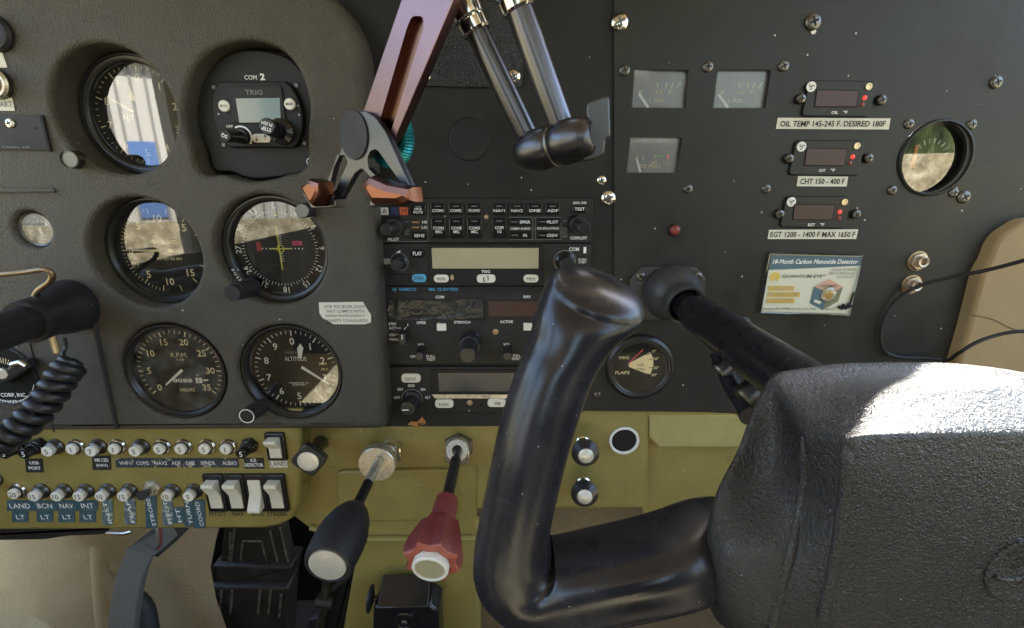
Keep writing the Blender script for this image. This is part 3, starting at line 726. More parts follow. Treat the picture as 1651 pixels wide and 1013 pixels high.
# --- tachometer -----------------------------------------------------------------------------
F = Fr(*GA['rpm']); T = thing('tachometer', 'engine speed gauge marked R.P.M. with hour counter, worn copper-edged bezel, bottom left', 'gauge', F, 'round flight instruments')
bezel(T, .0386, .0342, .0055); b = face(T, .036)
def ra(n): return 231 + n * 7.37
for i in range(0, 36): tick(b, .0292 if i % 5 else .0280, .0318, ra(i), .0005 if i % 5 else .0008, 'ink_cream', .0004)
for i in range(0, 36, 5): x, y = pol(.0235, ra(i)); b.tx(str(i), x, y, None, .0052, .0004, 'ink_cream', bold=.008)
b.tx('R.P.M.', .002, .0120, .0125, .0034, .0004, 'ink_cream', bold=.0); b.tx('X 100', .002, .0082, .006, .0016, .0004, 'ink_cream')
b.tx('HOURS', .003, -.0168, .011, .0026, .0004, 'ink_cream'); b.prism(rrect(.006, -.0088, .030, .0050, .0006), .0002, .0006, 'void')
b.tx('8088', .001, -.0088, .015, .0034, .0008, 'ink_white', bold=.02); b.prism(rrect(.0135, -.0088, .005, .0044, .0003), .0006, .0008, 'ink_white'); b.tx('1', .0135, -.0088, None, .0034, .001, 'ink_black', bold=.02)
b.bar(.017, -.0085, .021, -.0083, .0014, .0010, 'ink_white'); b.tx('10', .013, -.0045, None, .0018, .0004, 'ink_cream')
b.build('dial', T); x, y = F.l(294, 597); needle(T, x, y, *F.l(269, 620), .0022, .0012, 'ink_white', tail=.001); glass(T, .0342, m='window_glass')
b = MB(); b.lathe(0, 0, [(.0363, .0), (.0365, .0003), (.0363, .0006)], 'copper', 64, z=.0052); b.build('worn_rim', T)

# --- lower altimeter ---------------------------------------------------------------------------
F = Fr(*GA['alt2']); T = thing('altimeter', 'altimeter marked ALTITUDE with two white needles and a black knob, bottom of the second column', 'altimeter', F, 'round flight instruments')
bezel(T, .0386, .0342, .0075); b = face(T, .036); dx, dy = .0030, .0045
for i in range(50): tick(b, .0290 if i % 5 else .0270, .0315, i * 7.2, .0005 if i % 5 else .0009, 'ink_white', .0004)
for i in range(10): num(b, str(i), .0228, i * 36, .0056, 'ink_white', .0004, bold=.01)
b.tx('ALTITUDE', .001, .0085, .017, .0034, .0004, 'ink_white', bold=.0); b.tx('CALIBRATED TO\n20,000 FEET', .001, -.0125, .0155, .0032, .0004, 'ink_white', bold=.01)
b.tx('1000 FT', -.0005, .0135, .011, .0026, .0004, 'ink_grey'); b.tx('30.1', .0215, .0045, .006, .0022, .0006, 'ink_cream'); b.tx('30.0', .0225, .0000, .0055, .0020, .0006, 'ink_cream'); b.build('dial', T)
x, y = F.l(487, 591); x2, y2 = F.l(532, 619); needle(T, x, y, x2, y2, .0024, .0014, 'ink_white')
b = MB(F); b.face(ccw(F.ply([(481, 578), (479, 562), (484, 554), (489, 561), (486, 578)], .0014)), .0014, 'ink_white'); b.build('short_needle', T); glass(T, .0342, m='gauge_glass_mid')
_, _, p1 = knob2(T, F, 424, 655, .004, 398, 671, .026, .0060, 'black', m='satin_black', rb=.0072, name='setting_knob', flute=.0002)
b = MB(); b.ring(p1.x, p1.y, .0049, .0056, p1.z + .0003, 'white', 32); b.build('knob_ring', T)

# --- suction gauge ---------------------------------------------------------------------------------
F = Fr(*GA['suc']); T = thing('suction_gauge', 'small round suction gauge at the left edge with white wedge needle', 'gauge', F)
b = MB(); b.lathe(0, 0, [(.0125, -.004), (.0125, .002), (.0118, .0028), (.0105, .002), (.0105, .0012)], 'dark_metal', 40); b.build('bezel', T)
b = face(T, .0108, 'ink_grey'); b.ring(.001, -.001, .0062, .0066, .0004, 'ink_white', 40)
for i in range(9): tick(b, .0048, .0062, 230 + i * 32, .0006, 'ink_white', .0004)
for i, s in enumerate('3456'): num(b, s, .0086, 270 + i * 40, .0014, 'ink_white', .0004)
b.build('dial', T); needle(T, .0005, .0012, .0016, -.0060, .0032, .0006, 'ink_white'); glass(T, .0105, m='gauge_glass_dirty')

# --- flap gauge ---------------------------------------------------------------------------------------
F = Fr(1031, 592, .0045); T = thing('flap_indicator', 'black wing flaps indicator with cream wedge and thin red needle below the control shaft', 'gauge', F)
b = MB(); b.lathe(0, 0, [(.0272, -.004), (.0272, .0015), (.0262, .003), (.0240, .0036), (.0232, .0028), (.0222, .0030), (.0212, .0018), (.0206, .0018)], 'bezel', 64); b.build('bezel', T, smooth=60)
b = face(T, .0215); b.F = F
pv = F.l(1013.5, 586); b.face(ccw(rpoly(F.ply([(1013, 586), (1048.5, 567.5), (1050, 571), (1052.5, 577), (1053.3, 588), (1050, 599), (1047.5, 604.5), (1014, 591.5)]), .0001)), .0004, 'ink_cream')
for u0, v0, u1, v1 in ((1041, 572, 1050, 568.5), (1046, 579.5, 1053, 578.5), (1046, 592.5, 1053, 593), (1043, 602, 1049, 604.5)): b.bar(*F.l(u0, v0), *F.l(u1, v1), .0005, .0006, 'ink_black')
b.ptx('WING', 1006, 577, 17, 5, .0006, 'ink_cream'); b.ptx('FLAPS', 1003.5, 601, 23, 5, .0006, 'ink_cream'); b.ptx('100', 1033, 588.5, 11, 4.4, .0006, 'ink_grey', bold=0); b.ptx('MPH', 1033, 596, 14, 4.4, .0006, 'ink_grey', bold=0)
for s, u, v in (('0°', 1055, 566.5), ('10°', 1058, 578.5), ('20°', 1058, 593), ('30°', 1055, 604.5)): b.ptx(s, u, v, 6 if s == '0°' else 9, 4.6, .0006, 'ink_cream')
b.build('dial', T); needle(T, *F.l(1013.5, 585), *F.l(1036.5, 563), .0013, .0010, 'red_needle', z=.001); glass(T, .0206, .0016, m='gauge_glass_low')

# --- round outside air gauge ------------------------------------------------------------------------------
F = Fr(1497, 256, -.004); T = thing('temperature_gauge', 'round gauge recessed at the far right with orange needle and reflected greenery', 'gauge', F)
b = MB(F); co = F.w(P(1502, 254, .002))
b.lathe(0, 0, [(.0262, .0055), (.0262, .0068), (.0252, .0075), (.0245, .0075), (.0238, .0055), (.0236, .001), (.0222, .0005)], 'panel_paint', 64); b.build('bezel', T, smooth=60)
b = face(T, .0238); b.F = F
for i in range(9): tick(b, .0105, .0140, -62 + i * 17, .0010 if i % 2 == 0 else .0006, 'ink_white', .0004)
b.tx('60', .001, .0005, None, .0022, .0004, 'ink_cream'); b.tx('+', -.003, -.004, None, .002, .0004, 'ink_white'); b.build('dial', T)
needle(T, *F.l(1469, 271), *F.l(1477, 234), .0030, .0022, 'orange'); glass(T, .0237, .0012, m='gauge_glass_bright')
for u, v in ((1465, 200), (1566, 201), (1438, 307), (1537, 311), (1553, 318)):
    s = MB(F); z = .006; x, y = F.l(u, v, z); screw_mb(s, x, y, .0034 if u != 1553 else .0046, z, 'dark_metal', random.random(), 'void'); s.build('screw', T)

# --- small square gauges ---------------------------------------------------------------------------------------
def sqgauge(pts, cu, cv, name_label, nu, nv, txt, tu, tv, tw, screws, kind):
    F = Fr(cu, cv, -.0025); T = thing('fuel_gauge' if kind == 'fuel' else 'oil_pressure_gauge', name_label, 'gauge', F, 'small rectangular gauges')
    b = MB(F); q = ccw(F.ply(pts)); q2 = offs(q, .0012); b.prism(q2, -.004, 0, 'ink_grey'); c0 = F.l(cu, cv + 38)
    xs = [p[0] for p in q]; ys = [p[1] for p in q]; W = max(xs) - min(xs)
    if kind == 'fuel':
        for k, (u, v) in enumerate(((-30, -5), (0, -5), (0 + 14, -5), (23, -5), (33, -5))):
            if k == 0: b.ring(*F.l(cu + u - 10, cv - 3), .003, .0033, .0003, 'red_dark', 20, R_(70), R_(200)); continue
            x, y = F.l(cu + u - 4, cv + v); t = (k - 2) * .13; b.bar(x - t * .004, y - .0018, x + t * .006, y + .0018, .0007, .0003, 'ink_cream')
        b.ptx('E', cu - 31, cv + 6, 5, 6, .0003, 'ink_cream'); b.ptx('1/2', cu - 1, cv + 6, 11, 6, .0003, 'ink_cream'); b.ptx('F', cu + 17, cv + 6, 5, 6, .0003, 'ink_cream')
    else:
        for u in (-14, -4): b.bar(*F.l(cu + u, cv - 2), *F.l(cu + u, cv - 9), .0006, .0003, 'ink_cream')
        b.bar(*F.l(cu + 13, cv - 3), *F.l(cu + 15, cv - 10), .0007, .0003, 'ink_cream'); b.bar(*F.l(cu + 16, cv - 8), *F.l(cu + 28, cv - 9), .0014, .0003, 'green_ink'); b.bar(*F.l(cu + 37, cv - 4), *F.l(cu + 35, cv - 10), .0007, .0003, 'red_led')
        b.ptx('60', cu + 14, cv + 2, 8, 5, .0003, 'ink_cream'); b.ptx('100', cu + 34, cv + 2, 10, 5, .0003, 'ink_cream')
    b.ptx(txt, tu, tv, tw, 6, .0003, 'ink_cream', bold=.0)
    b.build('dial', T)
    (u0, v0), (u1, v1) = nu, nv; needle(T, *F.l(u1, v1), *F.l(u0, v0), .0018, .0014, 'ink_white', z=.0007)
    b = MB(F); b.prism(offs(q, -.0002), .0009, .0014, 'window_glass'); b.build('glass', T)
    for u, v in screws:
        s = MB(F); x, y = F.l(u, v, .0045); screw_mb(s, x, y, .0036, .0045, 'dark_metal', random.random(), 'void'); s.build('screw', T)
sqgauge(FUEL_L, 1064, 143, 'rectangular fuel gauge marked L FUEL, left one of the upper pair', (1030, 152), (1045, 174), 'L. FUEL', 1059, 162, 24, [(1007, 114)], 'fuel')
sqgauge(FUEL_R, 1196, 143, 'rectangular fuel gauge marked R FUEL, beside the OIL temperature display', (1158, 153), (1173, 174), 'R. FUEL', 1186, 163, 25, [(1141, 108), (1263, 107)], 'fuel')
sqgauge(OILP, 1041, 260, 'rectangular oil pressure gauge with green arc below the left fuel gauge', (1026, 255), (1032, 278), 'OIL PRESS', 1048, 268, 34, [], 'oil')

# --- three digital temperature displays with their placards --------------------------------------------------------
DIG = [('OIL', [(1306, 130), (1415, 131.5), (1402, 188), (1293, 187)], [(1317, 146), (1383, 147), (1379.5, 171.6), (1313.6, 171.6)], [(1289, 160), (1418.5, 162)], (1308, 140), (1400, 140), [(1394, 158), (1390, 169)], (1352, 181.6)),
       ('CHT', [(1284.4, 226.6), (1394, 227.4), (1386, 283), (1272, 282)], [(1301, 240), (1365.5, 241), (1360, 267), (1297, 266)], [(1270, 256), (1397.6, 255.5)], (1292.4, 236.6), (1381, 235.5), [(1374.7, 253), (1370, 263)], (1331.7, 275)),
       ('EGT', [(1268.7, 317), (1373, 318), (1363, 368), (1258, 366)], [(1281, 330.6), (1344.6, 330.6), (1341, 354), (1278.7, 353.5)], [(1255, 345), (1378, 345.5)], (1276, 325.7), (1361, 326), [(1354, 342), (1352, 352)], (1314.5, 362.7))]
for nm, bz, scn, scr, lg, bt, leds, tp in DIG:
    cu, cv = sum(p[0] for p in bz) / 4, sum(p[1] for p in bz) / 4
    F = Fr(cu, cv, .002); T = thing('temperature_display', {'OIL': 'topmost small digital display marked OIL with dark red window', 'CHT': 'middle small digital display marked CHT with dark red window', 'EGT': 'lowest small digital display marked EGT with dark red window'}[nm], 'display', F, 'digital temperature displays')
    b = MB(F); q = rpoly(F.ply(bz, .002), .003)
    b.prism(offs(ccw(q), .0005), -.0004, .0004, 'void'); b.prism(q, .0, .0020, 'panel_paint', b=.0005)
    x, y = F.l(*lg, .002); b.disc(x, y, .0033, .0021, 'ink_white', 28)
    for k in range(3):
        a = k * 2.09; b.ring(x + .0010 * cos(a), y + .0010 * sin(a), .0007, .0012, .0023, 'ink_black', 10, a, a + 3.4)
    b.ptx(nm, tp[0] - 6, tp[1], 11, 4.5, .0022, 'ink_white', bold=.02); b.ptx('°F', tp[0] + 11, tp[1] - .5, 7, 4.5, .0022, 'ink_white', bold=.02)
    b.build('bezel', T)
    b = MB(F); q = ccw(F.ply(scn, .002)); b.prism(offs(q, .0006), .0019, .0023, 'void'); b.prism(q, .002, .0025, 'red_window'); b.build('window', T)
    b = MB(F); x, y = F.l(*bt, .002); b.lathe(x, y, [(.0022, 0), (.0022, .0008), (.0016, .0008), (.0013, .0004), (1e-5, .0004)], 'brass', 24, z=.002); b.build('button', T)
    for k, (u, v) in enumerate(leds): b = MB(F); x, y = F.l(u, v, .002); b.dome(x, y, .0016, .002, .0009, 'red_led' if k == 0 else 'red_dark', 16); b.build('lamp', T)
    for u, v in scr: s = MB(F); x, y = F.l(u, v, .0005); screw_mb(s, x, y, .0034, .0005, 'dark_metal', random.random(), 'void', h=.003); s.build('screw', T)
def placard(name, pts, d, m, label, lines, cat='placard', lm='ink_black', bold=.014, shear=0., th=.0003, edge=None, group=None, rot=0.):
    cu, cv = sum(p[0] for p in pts) / len(pts), sum(p[1] for p in pts) / len(pts); F = Fr(cu, cv, d); b = MB(F)
    if edge: b.prism(offs(ccw(F.ply(pts)), .0004), 0, th * .6, edge)
    b.prism(ccw(F.ply(pts, th)), 0, th, m)
    for s, u, v, w_, h_ in lines: b.ptx(s, u, v, w_, h_, th + .0002, lm, rot=rot, bold=bold, shear=shear)
    o = b.build(name); tag(o, F, label, cat, group); return o
G = 'paper placards under the digital displays'
placard('placard', [(1254, 190), (1436, 191), (1433, 209), (1251, 208)], .0021, 'paper', 'white paper placard reading OIL TEMP 145-245 F. DESIRED 180F', [('OIL TEMP 145-245 F. DESIRED 180F', 1343, 199.7, 170, 9.5)], edge='ink_black', group=G, bold=.02)
placard('placard', [(1286.7, 284), (1367.5, 285), (1365, 301), (1284.4, 300.5)], .0021, 'paper', 'white paper placard reading CHT 150 - 400 F', [('CHT 150 - 400 F', 1326, 292.7, 72, 9)], edge='ink_black', group=G, bold=.02)
placard('placard', [(1240, 370.7), (1384, 370), (1380.4, 385.6), (1237.7, 385.6)], .0021, 'paper', 'white paper placard reading EGT 1200 - 1400 F MAX 1650 F', [('EGT 1200 - 1400 F MAX 1650 F', 1310.5, 378.2, 137, 9)], edge='ink_black', group=G, bold=.02)
placard('placard', [(514, 488), (585, 487), (592, 499), (598, 508), (598, 520), (588, 523), (538, 523), (520, 513), (515, 505)], DL + .0002, 'paper', 'torn white VOR receiver placard stuck on the vinyl pad', [('VOR RECIEVER DOES', 555, 494.5, 66, 5), ('NOT COMPLY WITH', 557, 502, 60, 5), ('FAWH 94 FREQUENCY', 557, 509.7, 64, 5), ('MUNITY STANDARDS', 559, 517.3, 68, 5)], lm='ink_grey', bold=.005)

# --- carbon monoxide detector ------------------------------------------------------------------------------------------
F = Fr(1308, 459, .0035); T = thing('gas_detector', 'clear plastic carbon monoxide detector card with blue heading on the right panel', 'detector', F)
OUT = [(1241.5, 407), (1393, 410.7), (1371, 510), (1223.5, 506)]
b = MB(F); q = ccw(F.ply([(1244, 409.5), (1389, 413), (1368, 507), (1228, 503.5)], .001)); b.prism(q, 0, .001, 'card_white')
b.face(ccw(F.ply([(1243.3, 411), (1389, 414.5), (1385.5, 428.5), (1312, 432.5), (1238, 435.5)], .0012)), .0012, 'card_blue')
b.ptx('18-Month Carbon Monoxide Detector', 1315, 422, 138, 7.5, .0014, 'ink_white', shear=.2, bold=.02)
x, y = F.l(1249.5, 447, .0012); b.ring(x, y, .0016, .0037, .0013, 'gold', 30, R_(-60), R_(250)); b.ring(x + .001, y - .0004, .0008, .0018, .0014, 'gold', 20, R_(100), R_(330))
b.ptx('QUANTUM EYE', 1294, 446, 66, 6, .0014, 'ink_grey', shear=.2, bold=.02); b.ptx('®', 1329, 444.5, 3.5, 3.5, .0014, 'ink_grey')
for i, s in enumerate(('CARBON', 'MONOXIDE', 'DETECTOR')):
    v = 465 + i * 10; w_ = (39, 50, 43)[i]; u = 1260 - i * 1.5 + (w_ - 40) / 2
    b.bar(*F.l(u - w_ / 2 - 1, v, .0012), *F.l(u + w_ / 2 + 1, v, .0012), .0038, .0013, 'gold'); b.ptx(s, u, v, w_ - 1, 7, .0015, 'brass', bold=.03)
for i, s in enumerate(('COLOR OF INNER', 'CIRCLE INDICATES', 'AIR QUALITY')): b.ptx(s, (1360, 1357, 1363)[i], 435 + i * 6, (41, 43, 29)[i], 4, .0014, 'ink_grey', shear=.2, bold=0)
b.face(ccw(F.ply([(1336.5, 450), (1359, 462.5), (1340, 473), (1312, 462)], .0012)), .0013, 'skin_pink'); b.face(ccw(F.ply([(1312, 462), (1325, 468), (1341, 474), (1326, 500), (1305.5, 489)], .0012)), .00135, 'card_blue')
b.face(ccw(F.ply([(1359, 462.5), (1351, 486), (1326, 500), (1332, 482), (1341, 473)], .0012)), .0014, 'card_green'); b.ptx('NORMAL', 1337, 461, 27, 4, .0016, 'ink_grey', rot=.0)
x, y = F.l(1335.5, 475, .0012); b.dome(x, y, .0062, .0014, .0016, 'clear_plastic', 24); b.disc(x, y, .0056, .0016, 'card_white', 28); b.disc(x, y, .0034, .0018, 'gold', 24)
b.bar(*F.l(1311, 484), *F.l(1321, 488), .0022, .0016, 'card_white')
b.ptx('Replace after 18 Months from the Date', 1273, 498.5, 86, 4.2, .0014, 'ink_grey', shear=.2, bold=.01); b.ptx('Opened', 1337, 499, 14, 4, .0014, 'ink_grey', shear=.2)
b.build('printed_card', T)
b = MB(F); q = rpoly(ccw(F.ply(OUT, .003)), .0014); qi = offs(ccw(q), -.0013)
b.strip([[(x, y, 0) for x, y in ccw(q)], [(x, y, .0026) for x, y in ccw(q)], [(x, y, .0032) for x, y in offs(ccw(q), -.0005)], [(x, y, .0030) for x, y in qi], [(x, y, .0014) for x, y in offs(ccw(q), -.0017)]], 'clear_plastic'); b.build('clear_case', T)
b = MB(F)
for k in range(9):
    u, v = 1355 + k * 2.2 + random.uniform(-1, 1), 499 - k * .6 + random.uniform(-5, 3); x, y = F.l(u, v, .003); b.dome(x, y, random.uniform(.0008, .0016), .0022, .0016, 'putty_black', 10)
b.tube(spline([(*F.l(u, v, .003), .0022) for u, v in ((1378, 472), (1374, 483), (1371, 490), (1362, 497))], 4), .0007, 'putty_black', 8); b.build('black_putty', T)

# --- jacks, button, cable --------------------------------------------------------------------------------------------------
JK = None
for u, v, lb in ((1481, 421, 'silver headset jack socket, upper one, clear of the cable'), (1471, 459, 'silver headset jack socket, lower one, crossed by the black cable')):
    F = Fr(u - 2, v, .002); T = thing('jack_socket', lb, 'socket', F, 'headset jack sockets')
    b = MB(); b.lathe(0, 0, [(.0076, 0), (.0076, .0006), (.006, .0009), (1e-5, .0009)], 'steel_brown', 32); b.build('washer', T)
    b = MB(); b.prism(circ(0, 0, .0066, 6, .3), .0009, .003, 'jack_metal', b=.0003); b.build('nut', T)
    b = MB(); b.lathe(0, 0, [(.0042, .003), (.0042, .0058), (.0036, .0063), (.0024, .0060), (.0022, .002), (1e-5, .002)], 'jack_metal', 28, mats=['jack_metal', 'jack_metal', 'jack_metal', 'jack_metal', 'void']); b.build('barrel', T)
F = Fr(1087, 371, .002); T = thing('push_button', 'tiny red push button lamp on the bare black panel', 'button', F)
b = MB(); b.lathe(0, 0, [(.0047, 0), (.0046, .0014), (.004, .002), (1e-5, .002)], 'black', 28); b.build('collar', T)
b = MB(); b.dome(0, 0, .0038, .002, .0022, 'red_dark', 24); b.build('cap', T)
F = Fr(1500, 500, .004); b = MB(F)
path = [F.q(1800, 372, .075), F.q(1700, 405, .06), F.q(1651, 420, .05), F.q(1590, 436, .035), F.q(1530, 448, .02), F.q(1478, 463, .010), F.q(1440, 490, .006), F.q(1421, 530, .005), F.q(1424, 562, .005), F.q(1445, 575, .005), F.q(1500, 578, .007), F.q(1528, 581, .012), F.q(1545, 570, .030), F.q(1575, 552, .034), F.q(1610, 540, .036), F.q(1651, 534, .04), F.q(1760, 530, .045)]
b.tube(spline(path, 8), .0013, 'rubber', 10); o = b.build('cable'); tag(o, F, 'thin black cable looping from the side wall past the lower jack socket and back', 'cable')

# ================================================================ RADIO STACK
def rbox(T, F, name, u0, v0, u1, v1, z0, z1, m, r=.0005, b=.0004, txt=(), tm='ink_white', lamp=None, tb=.014):
    bb = MB(F); q = ccw(rpoly(F.ply([(u0, v0), (u1, v0), (u1, v1), (u0, v1)], z1), r, 4)) if r is not None else ccw(F.ply([(u0, v0), (u1, v0), (u1, v1), (u0, v1)], z1))
    x0, y0 = F.l((u0 + u1) / 2, (v0 + v1) / 2, z1); wv = (u1 - u0) * F.kx(u0, v0, z1); hv = (v1 - v0) * F.ky(u0, v0, z1)
    bb.prism(rrect(x0, y0, wv, hv, r), z0, z1, m, b=b)
    for s, u, v, w_, h_ in txt: bb.ptx(s, u, v, w_, h_, z1 + .0002, tm, bold=tb)
    if lamp: bb.bar(*F.l(lamp[0] - 5, lamp[1], z1), *F.l(lamp[0] + 5, lamp[1], z1), .0006, z1 + .0001, 'ink_grey')
    return bb.build(name, T)
# --- audio panel
F = Fr(784, 357, .003); T = thing('audio_panel', 'audio selector panel with two rows of small black keys, top unit of the radio stack', 'radio', F, 'radio stack units')
cp_ = MB(F); q = F.ply([(611.5, 321), (956, 321), (955, 391), (613, 391)], 0); cp_.prism(ccw(q), -.003, 0, 'radio_face', b=.0004)
for s, u, v, w_, h_, m in (('HI', 684.3, 358.3, 7, 4.5, 'ink_white'), ('LO', 684.3, 366.8, 9, 4.5, 'ink_white'), ('PILOT', 634.6, 386.2, 18, 4.8, 'ink_white'), ('COPILOT', 933, 384, 27, 4.8, 'ink_white'),
    ('CABIN AUDIO', 839, 368.8, 32, 3.6, 'ink_white'), ('ICS ISOLATION', 883.5, 368.5, 35, 3.6, 'ink_white'), ('GMA 340', 934.5, 327.3, 22, 4, 'ink_white'), ('SQ', 656, 358, 6, 3, 'ink_grey'), ('OFF\nVOL', 656.5, 374.5, 9, 9, 'ink_grey'), ('HI', 911.5, 356.5, 6, 4, 'ink_grey'), ('VOL\nPULL\nCRW', 910.5, 375.5, 10, 17, 'ink_grey')):
    cp_.ptx(s, u, v, w_, h_, .0002, m, bold=.02)
for v in (358.5, 366.8): cp_.bar(*F.l(664, v), *F.l(676, v), .0009, .0002, 'amber')
for a, c, m in ((620, 'A', 'white'), (636, 'O', 'blue_key'), (651, 'M', 'orange_key')):
    x, y = F.l(a, 340.7); cp_.face(rrect(x, y, .0058, .0054, .0003), .0002, m)
    if c != 'O': cp_.ptx(c, a, 340.7, 7.5, 8, .0004, 'ink_black', bold=.0)
for l_ in ([(690, 328), (690, 388)], [(613, 389.5), (690, 389.5)], [(821, 350.5), (859, 350.5), (859, 386.5), (821, 386.5)], [(863, 386.5), (863, 350.5), (905, 350.5)], [(904.5, 360), (904.5, 386.5), (863, 386.5)]):
    for (a, c), (d, e) in zip(l_, l_[1:]): cp_.bar(*F.l(a, c), *F.l(d, e), .0004, .00025, 'ink_grey')
x, y = F.l(784, 363); cp_.disc(x, y, .0012, .0002, 'void', 20); x, y = F.l(784, 350); cp_.dome(x, y, .0017, 0, .0012, 'amber', 16)
cp_.build('face_plate', T)
K = [('MKR\nMUTE', 662, 328.4, 686.5, 347, 15, 9.5)] + [(s, a, 328.3, a + 24.3, 347, 18, 4.6) for s, a in (('COM1', 693.6), ('COM2', 722.9), ('COM3', 752.2), ('NAV1', 792.8), ('NAV2', 821.4), ('DME', 850.5), ('ADF', 879))]
K += [(s + '\nMIC', a, 352.4, a + 23.6, 385, 17, 11) for s, a in (('COM1', 695.2), ('COM2', 724), ('COM3', 753.2))] + [('COM\n1/2', 793, 352, 816.6, 384, 14, 11), ('SENS', 664, 374.2, 688, 386, 16.5, 5), ('TEST', 923, 331, 946.5, 343.5, 16.5, 5)]
for s, a, c, d, e, w_, h_ in K:
    big = s not in ('SENS', 'TEST'); rbox(T, F, 'key', a, c, d, e, 0, .0018, 'gloss_black', .0012, .0006, [(s, (a + d) / 2, (c + e) / 2 + (2.2 if big else 0), w_, h_)], lamp=((a + d) / 2, c + 4.5) if big else None)
for s, a, d, c, w_, tu in (('SPKR', 821, 857.5, 352, 17, 846.5), ('PA', 821, 857.5, 373.5, 7, 847), ('PILOT', 865.8, 902.3, 352, 18, 891), ('CREW', 865.8, 902.3, 373.5, 17.5, 890.5)):
    rbox(T, F, 'key', a, c, d, c + 12, 0, .0018, 'gloss_black', .0012, .0006, [(s, tu, c + 6.3, w_, 5)], lamp=(a + 9, c + 6))
knob2(T, F, 640, 364, 0, 634, 367, .007, .0062, 'satin_black', m='satin_black', rb=.0066, name='outer_knob', flute=.0003)
knob2(T, F, 634, 367, .007, 621.5, 371, .016, .0044, 'bezel', m='satin_black', rb=.0044, name='inner_knob')
knob2(T, F, 928, 361, 0, 933, 363, .007, .0062, 'satin_black', m='satin_black', rb=.0066, name='outer_knob', flute=.0003)
knob2(T, F, 933, 363, .007, 943, 369, .016, .0044, 'bezel', m='satin_black', rb=.0044, name='inner_knob')
# --- COM 1 radio
F = Fr(784, 427, .003); T = thing('radio', 'COM 1 radio with wide pale display and white oval keys, just below the audio panel', 'radio', F, 'radio stack units')
b = MB(F); b.prism(ccw(F.ply([(615, 393.5), (953.5, 393.5), (952, 460.5), (619, 460.5)])), -.003, 0, 'radio_face', b=.0004)
for s, u, v, w_, h_ in (('PUSH\nTEST', 623.8, 421.7, 13, 9), ('COM', 925.5, 402, 16, 6), ('1', 943, 403.5, 4.5, 10), ('PUSH\nSTBY', 939, 421, 13, 8), ('TRIG', 783, 438, 14, 4.6)): b.ptx(s, u, v, w_, h_, .0002 if s != 'TRIG' else .0014, 'ink_white', bold=.02)
b.face(ccw(F.ply([(638, 407.5), (645.5, 403.5), (645.5, 407.5)], .0002)), .0002, 'ink_white'); b.build('face_plate', T)
rbox(T, F, 'display_frame', 689.5, 394.6, 877, 459, 0, .0012, 'radio_dark', .0006, .0004)
rbox(T, F, 'display', 696, 400, 869, 433.5, .0011, .0016, 'lcd', .0004, .0001)
b = MB(F); x, y = F.l(644, 422.5); b.ring(x, y, .0064, .0070, .0003, 'ink_grey', 40); x, y = F.l(910.5, 421); b.ring(x, y, .0076, .0084, .0004, 'ink_grey', 40); b.build('knob_scale', T)
knob2(T, F, 646, 422, 0, 639, 428, .015, .0044, 'bezel', m='satin_black', rb=.0056, flute=.0003)
knob2(T, F, 911, 421, 0, 915, 428, .014, .0060, 'black', m='gloss_black', rb=.0072, flute=.0003)
rbox(T, F, 'key', 661.5, 402.5, 684.5, 415.5, 0, .002, 'gloss_black', .0028, .0006, [('PLAY', 673, 409, 14.5, 6)])
rbox(T, F, 'key', 664, 442.5, 687, 455.5, 0, .002, 'key_cyan', .0028, .0006, [('EMER', 675.5, 449, 16, 6)], tm='ink_black', tb=0, label=None) if False else rbox(T, F, 'key', 664, 442.5, 687, 455.5, 0, .002, 'key_cyan', .0028, .0006, [('EMER', 675.5, 449, 16, 6)], tm='ink_black', tb=0)
rbox(T, F, 'blank_cover', 623.8, 442.5, 659.5, 457, 0, .0012, 'radio_dark', .0004, .0003)
rbox(T, F, 'key', 699, 443.5, 723.5, 456, .0011, .003, 'key_white', .0028, .0006, [('MON', 711, 450, 13, 4.8)], tm='ink_black', tb=0)
rbox(T, F, 'key', 844, 443.5, 868.5, 456, .0011, .003, 'key_white', .0028, .0006, [('MEM', 856, 450, 13, 4.8)], tm='ink_black', tb=0)
o = rbox(T, F, 'key', 768.5, 443, 799, 456.5, .0011, .003, 'key_white', .0028, .0006)
b = MB(F); x, y = F.l(783.5, 449.8, .003); b.ring(x, y, .0014, .0021, .0032, 'ink_black', 20, R_(-50), R_(50)); b.ring(x, y, .0014, .0021, .0032, 'ink_black', 20, R_(130), R_(230))
b.face([(x + .0006, y + .0022), (x + .0022, y + .0022), (x + .0014, y + .0008)][::-1], .0033, 'ink_black'); b.face([(x - .0006, y - .0022), (x - .0022, y - .0022), (x - .0014, y - .0008)][::-1], .0033, 'ink_black'); b.build('swap_symbol', o)
b = MB(F); x, y = F.l(729, 447.5, .0012); b.face(circ(x, y, .0013, 14, ry=.0022), .0014, 'brass'); b.build('lamp', T)
